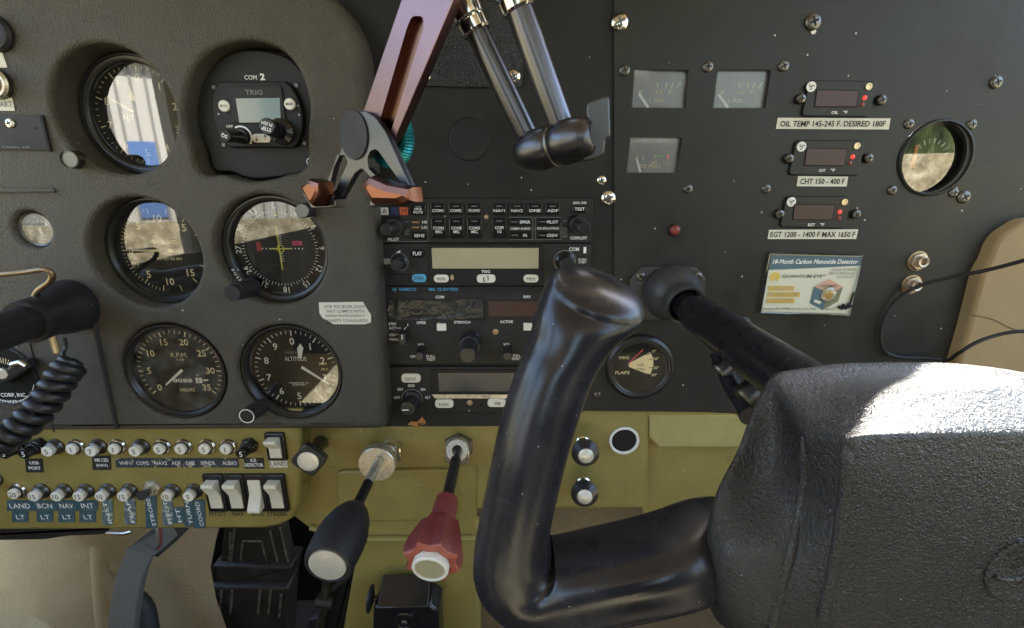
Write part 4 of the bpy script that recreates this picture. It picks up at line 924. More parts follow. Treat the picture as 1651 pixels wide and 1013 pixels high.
# --- NAV/COM
F = Fr(770, 527, .003); T = thing('radio', 'older radio with blue lettering and a taped-over display', 'radio', F, 'radio stack units')
b = MB(F); b.prism(ccw(F.ply([(614, 462), (952, 462), (946, 586), (622, 586)])), -.003, 0, 'radio_face', b=.0004)
b.prism(ccw(F.ply([(614.5, 462.5), (951.5, 462.5), (951, 471.5), (615, 471.5)], .0005)), .0, .0005, 'radio_dark')
T_ = [('NARCO', 657.7, 466.8, 27, 5, 'ink_blue'), ('MK 12 D+TSO', 715, 466.8, 47, 5, 'ink_blue'), ('COM', 709, 479.2, 13.5, 4.8, 'ink_white'), ('NAV', 850, 478.5, 12, 4.6, 'ink_white'), ('STBY', 633, 522.5, 13, 4.4, 'ink_white'), ('ACT', 633, 529.2, 12, 4.2, 'ink_white'),
      ('CH', 632, 540.2, 8.5, 4.2, 'ink_white'), ('FREQ', 635, 547.8, 14.5, 4.2, 'ink_white'), ('XFER', 679, 520.5, 16, 4.2, 'ink_white'), ('STBY/CH', 745, 519.8, 26, 4.2, 'ink_white'), ('ACTIVE', 816.5, 519, 21, 4.6, 'ink_white'), ('VOL', 679, 556.2, 11, 4.6, 'ink_white'), ('VOL', 817, 555.5, 11, 4.6, 'ink_white'), ('OFF', 666, 575, 9, 4.2, 'ink_white'), ('PULL\nTEST', 694.7, 577.2, 14.5, 9.2, 'ink_white'), ('PULL\nIDENT', 833, 576, 15, 9.2, 'ink_white')]
for s, u, v, w_, h_, m in T_: b.ptx(s, u, v, w_, h_, .0007 if m == 'ink_blue' else .0002, m, bold=.02)
x, y = F.l(636.5, 466.8); b.ring(x, y, .0010, .0014, .0007, 'ink_blue', 24); b.bar(x - .0017, y, x + .0017, y, .0004, .0008, 'ink_blue')
b.bar(*F.l(640, 529), *F.l(646.5, 529), .0005, .0002, 'ink_white'); b.bar(*F.l(637.5, 540), *F.l(642, 538.5), .0005, .0002, 'ink_white'); b.bar(*F.l(647, 536.5), *F.l(655, 527.5), .0006, .0002, 'ink_white'); b.bar(*F.l(657.5, 526), *F.l(657.5, 522), .0005, .0002, 'ink_white')
x, y = F.l(824.5, 538.6); b.disc(x, y, .0007, .0002, 'void', 14); b.build('face_plate', T)
rbox(T, F, 'display', 641, 485.5, 780, 514, 0, .0012, 'radio_dark', .0004, .0003); rbox(T, F, 'display', 787, 485.5, 926, 511, 0, .0010, 'red_window', .0004, .0003)
b = MB(F); nx, ny = 40, 9; vs = []; fs = []          # wrinkled tape over the display
for j in range(ny + 1):
    for i in range(nx + 1):
        s, t = i / nx, j / ny; u = 626 + 153 * s + (1.5 * sin(t * 9)) * (s < .05); v = 484 + 32 * t - (1.5 if j == 0 and i > 30 else 0) + 1.0 * sin(s * 21) * (t > .9)
        z = .0016 + .0004 * sin(s * 7 + t * 3) + .0008 * max(0, sin(s * 60 + t * 4)) * (s < .16 or s > .95) + .0004 * sin(t * 19 + s * 5) * (t > .6) + .0005 * random.random() * (s < .15)
        if s < .09: z -= .0009
        vs.append((*F.l(u, v, z), z))
fs = [(j * (nx + 1) + i, (j + 1) * (nx + 1) + i, (j + 1) * (nx + 1) + i + 1, j * (nx + 1) + i + 1) for j in range(ny) for i in range(nx)]
b.add(vs, fs, 'glossy_tape'); tp = b.build('tape', smooth=180); tag(tp, F, 'wrinkled dark glossy tape stuck over the left display of the older radio', 'tape')
rbox(T, F, 'key', 704, 522.5, 719, 534, 0, .0022, 'key_white', .0006, .0005); rbox(T, F, 'key', 844, 522, 858, 533.5, 0, .0022, 'key_white', .0006, .0005)
b = MB(F); x, y = F.l(799, 535); b.lathe(x, y, [(.0023, 0), (.0023, .0007), (.0018, .0009), (.0014, .0014), (1e-5, .0017)], 'amber', 24); b.build('lamp', T)
b = MB(F); q = F.ply([(643, 539), (654, 539), (654, 556), (643, 556)], .012); b.prism(ccw(q), .0, .012, 'satin_black', b=.0006); b.bar(*F.l(648.2, 548, .0122), *F.l(648.2, 540, .0122), .0006, .0122, 'ink_white'); b.build('selector_knob', T)
for u, u2 in ((680, 676), (819, 818)): knob2(T, F, u, 563, 0, u2, 575, .014, .0034, 'bezel', m='satin_black', flute=.0003, rb=.0036, name='volume_knob')
knob2(T, F, 759, 550, 0, 757, 559, .009, .0082, 'satin_black', m='satin_black', rb=.0088, name='outer_knob', flute=.0003)
knob2(T, F, 757, 559, .009, 754, 574, .021, .0062, 'bezel', m='satin_black', rb=.0066, name='inner_knob')
# --- transponder
F = Fr(770, 629, .003); T = thing('transponder', 'transponder with dark blue display and IDENT and FUNC keys, bottom unit of the radio stack', 'radio', F, 'radio stack units')
b = MB(F); b.prism(ccw(F.ply([(625, 592), (946, 592), (941, 665), (632, 665)])), -.003, 0, 'radio_face', b=.0006)
for s, u, v, w_ in (('GND', 663.2, 622, 11), ('SBY', 645.6, 628, 10), ('ON', 681.8, 628, 7.5), ('OFF', 640, 641.3, 10), ('ALT', 689.5, 641, 9)): b.ptx(s, u, v, w_, 4.4, .0002, 'ink_white', bold=.02)
x, y = F.l(664.5, 643); b.ring(x, y, .0080, .0088, .0002, 'ink_grey', 40, R_(-30), R_(190)); x, y = F.l(776, 653); b.disc(x, y, .0013, .0002, 'void', 20); b.build('face_plate', T)
rbox(T, F, 'display_frame', 693, 596, 935, 637, 0, .0008, 'radio_dark', .0006, .0004); rbox(T, F, 'display', 706, 601, 925, 632, .0007, .0012, 'lcd_blue', .0004, .0002)
b = MB(F); b.prism(ccw(F.ply([(696, 636.5), (930, 636.5), (925, 643), (701, 643)], .0012)), .0, .0012, 'worn_silver', b=.0003); b.ptx('TRIG', 783, 639.6, 14, 4.4, .0014, 'ink_grey'); b.build('trim_strip', T)
rbox(T, F, 'key', 646.5, 603.5, 678, 617.5, 0, .002, 'key_white', .0030, .0006, [('IDENT', 662, 611.5, 18, 5.2)], tm='ink_black', tb=0)
rbox(T, F, 'key', 701, 645, 731, 658.5, 0, .002, 'key_white', .0030, .0006, [('FUNC', 716, 652.5, 16, 5)], tm='ink_black', tb=0)
rbox(T, F, 'key', 786, 644, 816, 657, 0, .002, 'key_white', .0030, .0006, [('VFR', 802, 651, 11, 5)], tm='ink_black', tb=0)
b = MB(F); x, y = F.l(757.5, 649.5); b.dome(x, y, .0024, 0, .001, 'amber', 20); b.build('lamp', T)
_, _, p1 = knob2(T, F, 665, 645, 0, 657.5, 660, .017, .0060, 'bezel', m='satin_black', rb=.0082, flute=.0004)
b = MB(F); b.bar(p1.x - .0045, p1.y - .0006, p1.x + .0008, p1.y - .0006, .0009, p1.z + .0003, 'ink_white'); b.build('knob_mark', T)

# ================================================================ SWITCH PANEL CONTENTS
ZS = .018
def breaker_proto():
    F = Fr(300, 720, ZS)
    T = thing('circuit_breaker', '', 'circuit breaker', F)
    b = MB(); b.lathe(0, 0, [(.0064, 0), (.0066, .0012), (.0060, .0020), (.0053, .0021), (.0050, .0014)], 'worn_silver', 32); b.build('collar', T)
    b = MB(); b.lathe(0, 0, [(.0051, .0012), (.0050, .0030), (.0044, .0036), (.0038, .0036)], 'dark_metal', 32); b.build('sleeve', T)
    return T
def breaker(u, v, rating, label, style='ring', tilt=0.):
    F = Fr(u, v, ZS); T = thing('circuit_breaker', label, 'circuit breaker', F, 'round push circuit breakers')
    hl = {'ring': .0055, 'long': .0085, 'black': .014}[style]; cm = {'ring': 'key_white', 'long': 'key_white', 'black': 'gloss_black'}[style]
    k = 'breaker_' + style
    if k not in _bm:
        b = MB()
        if style == 'ring': b.lathe(0, 0, [(.0066, 0), (.0070, .0010), (.0064, .0022), (.0056, .0023), (.0052, .0008)], 'chrome', 32)
        elif style == 'long': b.lathe(0, 0, [(.0067, 0), (.0067, .0012), (.0058, .0024), (.0055, .0048), (.0048, .0054)], 'dark_metal', 32)
        else: b.prism(circ(0, 0, .0068, 6, .2), 0, .0030, 'gloss_black', b=.0005); b.lathe(0, 0, [(.0056, .003), (.0056, .0052), (.0048, .0056)], 'gloss_black', 32)
        o = b.build('collar', T); _bm[k] = o.data
        b = MB(); b.lathe(0, 0, [(.0050, .0006), (.0050, hl * .55), (.0042, hl * .6), (.0036, hl * .6)], 'dark_metal' if style != 'black' else 'black', 32); o = b.build('sleeve', T); _bm[k + 's'] = o.data
    else:
        for kk, nn in ((k, 'collar'), (k + 's', 'sleeve')):
            o = bpy.data.objects.new(nn, _bm[kk]); COL.objects.link(o); o.parent = T
    kk = (style, rating)
    if kk not in _bm:
        b = MB(); b.lathe(0, 0, [(.0044, .001), (.0044, hl - .0004), (.0040, hl), (1e-5, hl)], cm, 28); b.tx(rating, 0, 0, None, .0042, hl + .0002, 'ink_black' if style != 'black' else 'ink_white', bold=.0); o = b.build('push_cap', T); _bm[kk] = o.data
    else: o = bpy.data.objects.new('push_cap', _bm[kk]); COL.objects.link(o); o.parent = T
_bm = {}
for u, r, l, s in ((35, '5', 'black push circuit breaker at the far left behind the coiled cord', 'black'), (66, '5', 'black push circuit breaker above the USB PORT label', 'black'), (91, '5', 'silver circuit breaker next right of the black one over the USB PORT label', 'long'), (124, '1', 'ring-collared circuit breaker between the two shorter ones left of the MK12D label', 'ring'),
    (160, '7', 'dull circuit breaker marked 7 above the MK12D NAV label', 'long'), (191, '1', 'bright ring circuit breaker just right of the one over the MK12D label', 'ring'), (229, '5', 'circuit breaker with dark collar above the letters COM2 on the long label strip', 'long'), (263, '5', 'bright ring circuit breaker above NAV on the long label strip', 'ring'),
    (297, '5', 'bright ring circuit breaker above ADF and DME on the long label strip', 'ring'), (335, '5', 'ring circuit breaker above the word XPNDR', 'ring'), (369, '1', 'ring circuit breaker above the word AUDIO', 'ring'), (404, '5', 'black hexagon circuit breaker above the ICE DETECTOR label', 'black')):
    breaker(u, 719.5 if s != 'black' else 717, r, l, s)
for u, r, l, s in ((31, '20', 'wide silver circuit breaker above the LAND LT tape', 'ring'), (69, '15', 'circuit breaker marked 15 above the BCN LT tape', 'long'), (105, '10', 'circuit breaker above the NAV LT tape', 'long'), (140, '15', 'circuit breaker marked 15 above the INT LT tape', 'long'), (175, '10', 'circuit breaker marked 10 above the vertical INST tape', 'long'),
    (210, '15', 'circuit breaker marked 15 above the vertical FLAP tape', 'long'), (279, '10', 'circuit breaker marked 10 above the PITOT HT tapes', 'long'), (314, '5', 'circuit breaker marked 5 above the TURN COORD tapes', 'long')):
    breaker(u, 791, r, l, s)
breaker(-8, 772, '5', 'circuit breaker cut by the left picture edge above the lower row', 'long')
F = Fr(247, 786, ZS); T = thing('toggle_switch', 'black toggle switch with silver hexagon nut above the STROBE tape', 'switch', F)
b = MB(); b.prism(circ(0, 0, .0072, 6, .1), 0, .0028, 'worn_silver', b=.0005); b.lathe(0, 0, [(.0045, .0028), (.0043, .006), (.003, .0065), (1e-5, .0065)], 'worn_silver', 28); b.build('nut', T)
b = MB(F); p1 = Vector((*F.l(229, 799, .017), .017)); b.tube([(0, 0, .005), p1 * .6 + Vector((0, 0, .002)), p1], [.0026, .0034, .0038], 'black', 20); b.build('lever', T)
def rocker(u0, u1, v0, v1, up, label, cut=False):
    cu, cv = (u0 + u1) / 2, (v0 + v1) / 2; F = Fr(cu, cv, ZS); T = thing('rocker_switch', label, 'switch', F, 'white rocker switches')
    W = (u1 - u0) * F.kx(cu, cv); H = (v1 - v0) * F.ky(cu, cv)
    b = MB(); b.prism(rrect(0, 0, W, H, .0008), 0, .0028, 'gloss_black', b=.0007, holes=()); b.build('frame', T)
    w_, h_ = W * .62, H * .76; s = 1 if up else -1; b = MB()
    pr = [(-h_ / 2 * s, .0026), (-h_ / 2 * s, .0040), (-h_ * .02 * s, .0044), (h_ * .40 * s, .0108), (h_ / 2 * s, .0104), (h_ / 2 * s, .0026)]
    n = len(pr); A = [(-w_ / 2, y, z) for y, z in pr]; B = [(w_ / 2, y, z) for y, z in pr]
    fs = [(i, (i + 1) % n, n + (i + 1) % n, n + i) for i in range(n)] + [tuple(range(n))[::-1], tuple(range(n, 2 * n))]
    if s < 0: fs = [tuple(reversed(f)) for f in fs]
    fs = [tuple(reversed(f)) for f in fs]
    b.add(A + B, fs, 'rocker'); b.build('rocker', T, bev=.0006)
for u0, l, up in ((334, 'PITOT', True), (367, 'NAV', True), (400, 'BCN', False), (432, 'STROBE', True)):
    rocker(u0, u0 + 32, 764, 822, up, 'white rocker switch above the word %s' % l)
rocker(431, 462, 697, 740, True, 'white rocker switch alone above the torn LAND label')
DS = ZS + .0002
def lab(pts, m, label, lines, lm='ink_white', bold=.012, rot=0., name='label_tape', cat='label', d=DS, group='label tapes on the switch panel'):
    return placard(name, pts, d, m, label, lines, cat, lm=lm, bold=bold, rot=rot, th=.0003, group=group)
def Q(u0, v0, u1, v1, sh=-.0): return [(u0, v0), (u1, v0), (u1 + sh, v1), (u0 + sh, v1)]
lab(Q(40, 740, 68, 762, 2), 'tape_black', 'black label reading USB PORT', [('USB', 55, 746.5, 15, 5), ('PORT', 56, 755, 19, 5)])
lab(Q(148, 735, 178, 758, 1), 'tape_black', 'black label reading MK12D (NAV)', [('MK12D', 163.5, 742, 22, 5.5), ('(NAV)', 164.5, 751, 18, 5.5)])
lab(Q(186, 739, 384, 754, 1), 'tape_strip', 'long worn strip label naming the radios from VHF1 to AUDIO', [('VHF1', 201, 747, 18, 5.5), ('COM2', 230, 747, 20, 5.5), ('NAV2', 259, 747, 20, 5.5), ('ADF', 284, 747, 14, 5.5), ('DME', 307, 747, 14, 5.5), ('XPNDR', 335, 747, 24, 6), ('AUDIO', 370, 747, 23, 6)], bold=.0)
lab(Q(393, 738.5, 425, 756, 1), 'tape_black', 'black label reading ICE DETECTOR', [('ICE', 408.5, 742.5, 9, 5.5), ('DETECTOR', 409.5, 750, 30, 5.5)], bold=.02)
lab(Q(435, 743.5, 463, 754, .5), 'paper', 'torn clear label reading LAND under the lone rocker switch', [('LAND', 449, 748.5, 26, 7)], lm='ink_black', bold=.0)
for s, u, w_ in (('PITOT', 351, 27), ('NAV', 384, 18), ('BCN', 415, 18), ('STROBE', 447, 32)):
    F = Fr(u, 829, DS); b = MB(F); b.ptx(s, u, 829, w_, 7, .0001, 'ink_black', bold=.01); o = b.build('engraved_word'); tag(o, F, 'black printed word %s under its rocker switch' % s, 'lettering', 'printed words under the rockers')
for s, u0, u1, tu, wt in (('LAND', 11, 52, 32, 33), ('BCN', 52, 92, 72, 24), ('NAV', 92, 124, 107, 22), ('INT', 124, 158, 141, 20)):
    lab(Q(u0, 807, u1 - .5, 824, 0), 'tape_blue', 'blue embossed tape reading %s above its small LT tape' % s, [(s, tu, 816, wt, 7.5)], bold=.0)
    lab(Q(tu - 13, 825, tu + 13, 842, 0), 'tape_blue', 'small blue tape reading LT under the word %s' % s, [('LT', tu + 1, 834, 14, 6.5)], bold=.0)
for s, u0, u1, v0, v1, m in (('INST', 164, 181, 806, 847, 'tape_worn'), ('FLAP', 200, 218, 804, 846, 'tape_worn'), ('STROBE', 234, 252, 800, 852, 'tape_blue'), ('PITOT', 261, 278, 805, 848, 'tape_worn'), ('HT', 279, 296, 818, 844, 'tape_blue'), ('TURN', 297, 311, 806, 849, 'tape_blue'), ('COORD', 312, 330, 806, 852, 'tape_blue')):
    lab(Q(u0, v0, u1, v1, 1), m, 'blue tape with %s written vertically' % s, [(s, (u0 + u1) / 2 + .5, (v0 + v1) / 2, (v1 - v0) * .84, 6.3)], rot=R_(90), bold=.0)

# ================================================================ KNOBS AND CONTROLS ON THE OLIVE PANEL
def spun_cap(T, x, y, z, r): b = MB(); b.lathe(x, y, [(r, -.0004), (r, .0002), (r * .93, .0004), (r * .5, .0003), (1e-5, .0004)], 'spun', 40, z=z); return b.build('metal_cap', T)
F = Fr(519, 712, -.002); T = thing('square_knob', 'black square-headed knob with spun silver cap below the corner of the pad', 'knob', F)
b = MB(); b.lathe(0, 0, [(.0065, 0), (.0065, .002), (.0052, .003), (.0045, .002), (1e-5, .002)], 'dark_metal', 32); b.build('collar', T)
p0, p1 = stem(F, 519, 712, .001, 497, 744, .044); b = MB(F); b.tube([p0, p0 + (p1 - p0) * .6], [.0055, .0062], 'gloss_black', 24); b.build('stem', T)
b = MB(); sq = [(p1.x + x, p1.y + y) for x, y in rpoly(circ(0, 0, .0148, 4, .08 - .03), .0045, 4)]; c0 = p0 + (p1 - p0) * .62
sm = [(c0.x + (x - p1.x) * .62, c0.y + (y - p1.y) * .62, c0.z) for x, y in sq]
c1 = p0 + (p1 - p0) * .80
b.strip([sm, [(c1.x + (x - p1.x), c1.y + (y - p1.y), c1.z) for x, y in sq], [(x, y, p1.z - .0006) for x, y in sq], [(x, y, p1.z) for x, y in offs(ccw(sq), -.0008)]], 'satin_black'); b.face(offs(ccw(sq), -.0008), p1.z, 'satin_black'); b.build('head', T)
spun_cap(T, p1.x, p1.y, p1.z + .0005, .0080)
def lathe_axis(T, name, p0, p1, prof, m, n=40, mats=None, parent=None, flute=0, kn=0, smooth=40, scallop=False):
    """profile (radius, distance along) revolved about the line p0 -> p1"""
    d = (p1 - p0); Z = d.normalized(); b = MB(); b.M = Matrix.Translation(p0) @ Z.to_track_quat('Z', 'Y').to_matrix().to_4x4(); R = []
    for r, h in prof:
        if scallop and r > .0086:
            R.append([((r - flute * (r / .0176) * (abs(sin(kn * pi * i / n)) ** .8)) * cos(2 * pi * i / n), (r - flute * (r / .0176) * (abs(sin(kn * pi * i / n)) ** .8)) * sin(2 * pi * i / n), h) for i in range(n)])
        elif kn and r > .010:
            R.append([((r - flute * (.5 - .5 * cos(kn * 2 * pi * i / n)) ** 3) * cos(2 * pi * i / n), (r - flute * (.5 - .5 * cos(kn * 2 * pi * i / n)) ** 3) * sin(2 * pi * i / n), h) for i in range(n)])
        else: R.append([(r * cos(2 * pi * i / n), r * sin(2 * pi * i / n), h) for i in range(n)])
    b.strip(R, m, mats=mats); return b.build(name, T, smooth=smooth)
# throttle
F = Fr(632, 722, -.002); T = thing('throttle', 'black throttle plunger with large barrel knob and silver friction disc', 'throttle', F)
b = MB(F); b.prism(circ(0, 0, .0112, 6, .5), 0, .010, 'chrome', b=.0008); b.build('hex_nut', T)
pA, pB = stem(F, 632, 722, 0, 528, 912, .128)
ax = (pB - pA); d_ = ax.normalized(); Zt = Vector((0, 0, 1))
a0 = Vector((*F.l(632, 722, 0), 0)); a1 = Vector((*F.l(607, 750, .026), .026))
b = MB(); b.tube([a0, a0.lerp(a1, .75)], .0085, 'worn_silver', 32); b.lathe(a1.x, a1.y, [(.0085, -.012), (.0138, -.010), (.0150, -.008), (.0150, -.0008), (.0144, 0), (.0030, .0004), (1e-5, .0004)], 'worn_silver', 56, z=a1.z); b.build('friction_nut', T)
s0 = Vector((*F.l(611, 743, .027), .027)); kb_ = Vector((*F.l(574, 820, .078), .078)); kf = Vector((*F.l(528, 911, .124), .124))
b = MB(); b.tube([s0, s0 + (kb_ - s0) * .52], .0036, 'worn_silver', 20); b.build('shaft', T); b = MB(); b.tube([s0 + (kb_ - s0) * .50, kb_ + (kf - kb_) * .1], .0038, 'gloss_black', 20); b.build('shaft', T)
Lk = (kf - kb_).length
kk_ = lathe_axis(T, 'handle', kb_, kf, [(.0050, -.001), (.0075, .0), (.0100, .0035), (.0132, .010), (.0158, Lk * .45), (.0162, Lk * .62), (.0158, Lk * .8), (.0152, Lk * .93), (.0142, Lk), (.0128, Lk + .0005), (.0118, Lk - .001), (1e-5, Lk - .001)], 'rubber', 56, smooth=50)
lathe_axis(T, 'end_cap', kb_, kf, [(.0116, Lk - .001), (.0114, Lk + .0006), (.006, Lk + .0012), (1e-5, Lk + .0013)], 'spun', 56)
# mixture
F = Fr(740, 718, -.002); T = thing('mixture_control', 'red mixture plunger with lobed knob and cream push button', 'mixture control', F)
b = MB(F); b.prism(circ(0, 0, .0132, 6, .5), 0, .004, 'dark_metal', b=.0008); b.prism([(x - .0003, y - .002) for x, y in circ(0, 0, .0118, 6, .5)], .004, .013, 'chrome', b=.0008); b.build('hex_nut', T)
a0 = Vector((0, 0, 0)); a1 = Vector((*F.l(737, 727, .02), .02)); lathe_axis(T, 'sleeve', a0, a1, [(.0094, .010), (.0094, .019), (.0088, .020), (.0042, .020), (.0040, .012)], 'worn_silver', 40)
kb_ = Vector((*F.l(721, 806, .074), .074)); kf = Vector((*F.l(696, 907, .120), .120)); s0 = Vector((*F.l(738, 727, .018), .018))
b = MB(); b.tube([s0, s0 + (kb_ - s0) * .2, s0 + (kb_ - s0) * .21, kb_ + (kf - kb_) * .1], [.0026, .0026, .0042, .0042], 'gunmetal', 20); b.build('shaft', T)
Lk = (kf - kb_).length
lathe_axis(T, 'handle', kb_, kf, [(.0055, -.001), (.0078, .0), (.0082, .004), (.0084, Lk * .38), (.0128, Lk * .42), (.0158, Lk * .58), (.0186, Lk * .78), (.0192, Lk * .92), (.0184, Lk - .0006), (.0170, Lk)], 'red_plastic', 144, flute=.0034, kn=8, smooth=25, scallop=True)
lathe_axis(T, 'handle_rim', kb_, kf, [(.0186, Lk - .0008), (.0178, Lk + .0006), (.0135, Lk + .0010), (.0120, Lk), (.0114, Lk - .003)], 'red_top', 144, flute=.0034, kn=8, scallop=True)
lathe_axis(T, 'push_button', kb_, kf, [(.0112, Lk - .006), (.0112, Lk + .0045), (.0104, Lk + .0053), (.0094, Lk + .0053), (.0090, Lk + .0046), (1e-5, Lk + .0046)], 'key_white', 56, mats=['key_white', 'key_white', 'key_white', 'key_white', 'lcd'])
# two round knobs
for (u0, v0, u1, v1), lb in (((939, 713, 945, 735), 'black round knob with brass cap, upper one, right of the yoke grip'), ((940, 778, 943, 801), 'black round knob with brass cap, lower one, right of the yoke grip')):
    F = Fr(u0, v0, -.002); T = thing('pull_control', lb, 'knob', F, 'round knobs with brass caps')
    b = MB(); b.lathe(0, 0, [(.0066, 0), (.0066, .0015), (.0056, .0028), (.0042, .0024), (1e-5, .0024)], 'chrome', 36); b.build('collar', T)
    a0 = Vector((0, 0, 0)); a1 = Vector((*F.l(u1, v1, .026), .026)); Lk = (a1 - a0).length
    lathe_axis(T, 'handle', a0, a1, [(.0042, .002), (.0045, Lk * .45), (.0060, Lk * .5), (.0112, Lk * .72), (.0114, Lk * .82), (.0070, Lk + .0006), (1e-5, Lk)], 'satin_black', 60, flute=.0006, kn=20, smooth=40)
    lathe_axis(T, 'metal_cap', a0, a1, [(.0062, Lk - .001), (.0062, Lk + .0004), (.0057, Lk + .0008), (1e-5, Lk + .0014)], 'spun', 40)
F = Fr(1006, 710, .0003); b = MB(); b.lathe(0, 0, [(.0128, .0), (.0126, .0016), (.0112, .0018), (.0104, .0006)], 'white', 48); b.disc(0, 0, .0107, .0006, 'void', 48)  # flat black disc: the dark depth of the hole is painted
o = b.build('socket_ring'); tag(o, F, 'round black hole with white ring in the olive panel', 'socket')
placard('paint_chip_sticker', [(926, 657), (972, 657), (972, 684), (922, 682)], -.0006, 'chip', 'torn orange and black sticker at the top edge of the olive panel', [], 'sticker')
placard('worn_paint_patch', [(657, 685), (664, 679), (672, 681), (681, 672), (686, 680), (690, 684.5), (672, 687)], .0004, 'chip', 'chipped orange paint patch at the black panel edge under the transponder', [], 'paint chip')
placard('paper_label', [(885, 803), (901, 803), (904, 807), (903, 812), (885, 812)], -.0006, 'paper', 'small white label ending ING beside the lower round knob', [('ING', 894, 807.5, 13, 5)], 'label')

# ================================================================ LEFT EDGE: engine analyser, placards, pilot's shaft, cord
F = Fr(8, 605, DL + .0004); T = thing('engine_analyzer', 'round black dial reading CORP, INC. with silver pointer knob at the left edge', 'gauge', F)
b = MB(F); b.lathe(0, 0, [(.0242, -.002), (.0242, .0006), (.0232, .0012), (.0225, .0004)], 'bezel', 64); b.disc(0, 0, .0228, .0004, 'dial_black', 64)
b.ring(0, 0, .0214, .0219, .0007, 'ink_white', 48, R_(200), R_(340)); b.ptx('GEN.', 18, 557.5, 17, 4.5, .0007, 'ink_white'); b.ptx('INSTRUMENTS CORP, INC.', -6, 637.5, 98, 7, .0007, 'ink_white', bold=.02); b.ptx('SHOREHAM, N.Y.', 14, 648, 68, 6, .0007, 'ink_white')
for k in range(9): tick(b, .0100, .0145, -10 + k * 8, .0005, 'ink_cream', .0007)
b.build('dial', T)
b = MB(F); q = F.ply([(-14, 612), (22, 584), (40, 582), (46, 594), (36, 602), (12, 618), (-4, 622)], .008); b.prism(ccw(q), .0006, .008, 'satin_black', b=.002); b.build('pointer_knob', T)
b = MB(F); x, y = F.l(3, 603, .0085); b.lathe(x, y, [(.0042, -.001), (.0042, .0008), (.0036, .0012), (1e-5, .0011)], 'spun', 32, z=.008); b.build('knob_cap', T)
b = MB(F); b.tube([(*F.l(u, v, .008), .008) for u, v in ((20, 588), (33, 584), (44, 590))], .0022, 'silver', 12); b.build('pointer', T)
placard('paper_label', [(-30, 72), (0, 76), (5, 90), (12, 109), (-30, 110)], DL + .0002, 'paper', 'white label cut by the left picture edge, above the ignition key switch', [], 'label')
placard('paper_label', [(-30, 158), (19, 158), (24, 179), (-30, 178)], DL + .0002, 'paper', 'white label under the ignition key switch at the left picture edge', [('START', 4, 168, 32, 9)], 'label', lm='ink_grey')
F = Fr(-2, 136, DL); T = thing('ignition_switch', 'silver ignition key switch between two white labels at the left edge', 'switch', F)
b = MB(); b.lathe(0, 0, [(.0092, 0), (.0092, .003), (.0080, .0045), (.0066, .0045), (.0060, .0030), (1e-5, .003)], 'worn_silver', 40, mats=['dark_metal', 'worn_silver', 'worn_silver', 'steel_brown', 'steel_brown']); b.build('barrel', T)
b = MB(); b.prism(rrect(0, 0, .0018, .009, .0004), .003, .010, 'silver', b=.0003); b.build('key', T)
F = Fr(30, 214, DL); b = MB(F); b.prism(ccw(F.ply([(-60, 184), (64, 186), (79, 243), (-60, 241)], .0012)), 0, .0012, 'black_paint', b=.0003)
b.ptx('CABIN AIR', 26, 237.5, 46, 3, .0014, 'ink_grey'); x, y = F.l(57, 206, .0012); b.disc(x, y, .0008, .0014, 'void', 12)
o = b.build('cover_plate'); tag(o, F, 'flat black rectangular cover plate with one silver screw at the left edge', 'cover plate')
b = MB(F); x, y = F.l(17, 199, .0012); screw_mb(b, x, y, .0030, .0012, 'silver'); b.build('screw', o)
b = MB(F); b.prism(ccw(F.ply([(64, 186), (68, 186), (82, 244), (78, 244)], .0014)), .0001, .0014, 'void'); b.build('edge_strip', o)
F = Fr(-4, 55, DL); b = MB(F); b.lathe(0, 0, [(.0105, 0), (.0105, .002), (.0090, .004), (.006, .0046), (1e-5, .0046)], 'rubber', 40); tag(b.build('round_cover'), F, 'dark round cover partly seen at the very top of the left edge', 'cover')

# pilot's control shaft with its boot and lock pin
F = Fr(95, 497, DL); T = thing('control_shaft', 'pilot control shaft with black bell-shaped boot and lock pin at the left edge', 'control shaft', F)
p0 = Vector((*F.l(118, 492, .0), 0.)); p1 = Vector((*F.l(40, 521, .040), .040)); Lk = (p1 - p0).length
lathe_axis(T, 'boot', p0, p1, [(.0188, -.006), (.0190, .004), (.0184, .010), (.0168, .016), (.0150, .021), (.0143, .028), (.0144, Lk - .002), (.0138, Lk), (.0112, Lk), (.0108, Lk - .005)], 'satin_black', 56, smooth=60)
p2 = p0 + (p1 - p0) * 3.2
b = MB(); b.tube([p0 + (p1 - p0) * .5, p2], .0110, 'satin_black', 40); b.build('tube', T)
b = MB(); b.tube(spline([F.q(-60, 450, .062), F.q(0, 443, .060), (F.q(40, 439, .057)), F.q(72, 435, .055), F.q(84, 443, .054), F.q(80, 455, .053), F.q(62, 468, .052), F.q(54, 482, .050)], 5), .0018, 'steel_brown', 12); b.build('lock_pin', T)
b = MB(); b.tube([F.q(72, 520, .050), F.q(84, 540, .049), F.q(92, 568, .048)], .0022, 'brass', 12); b.build('lock_pin_end', T)
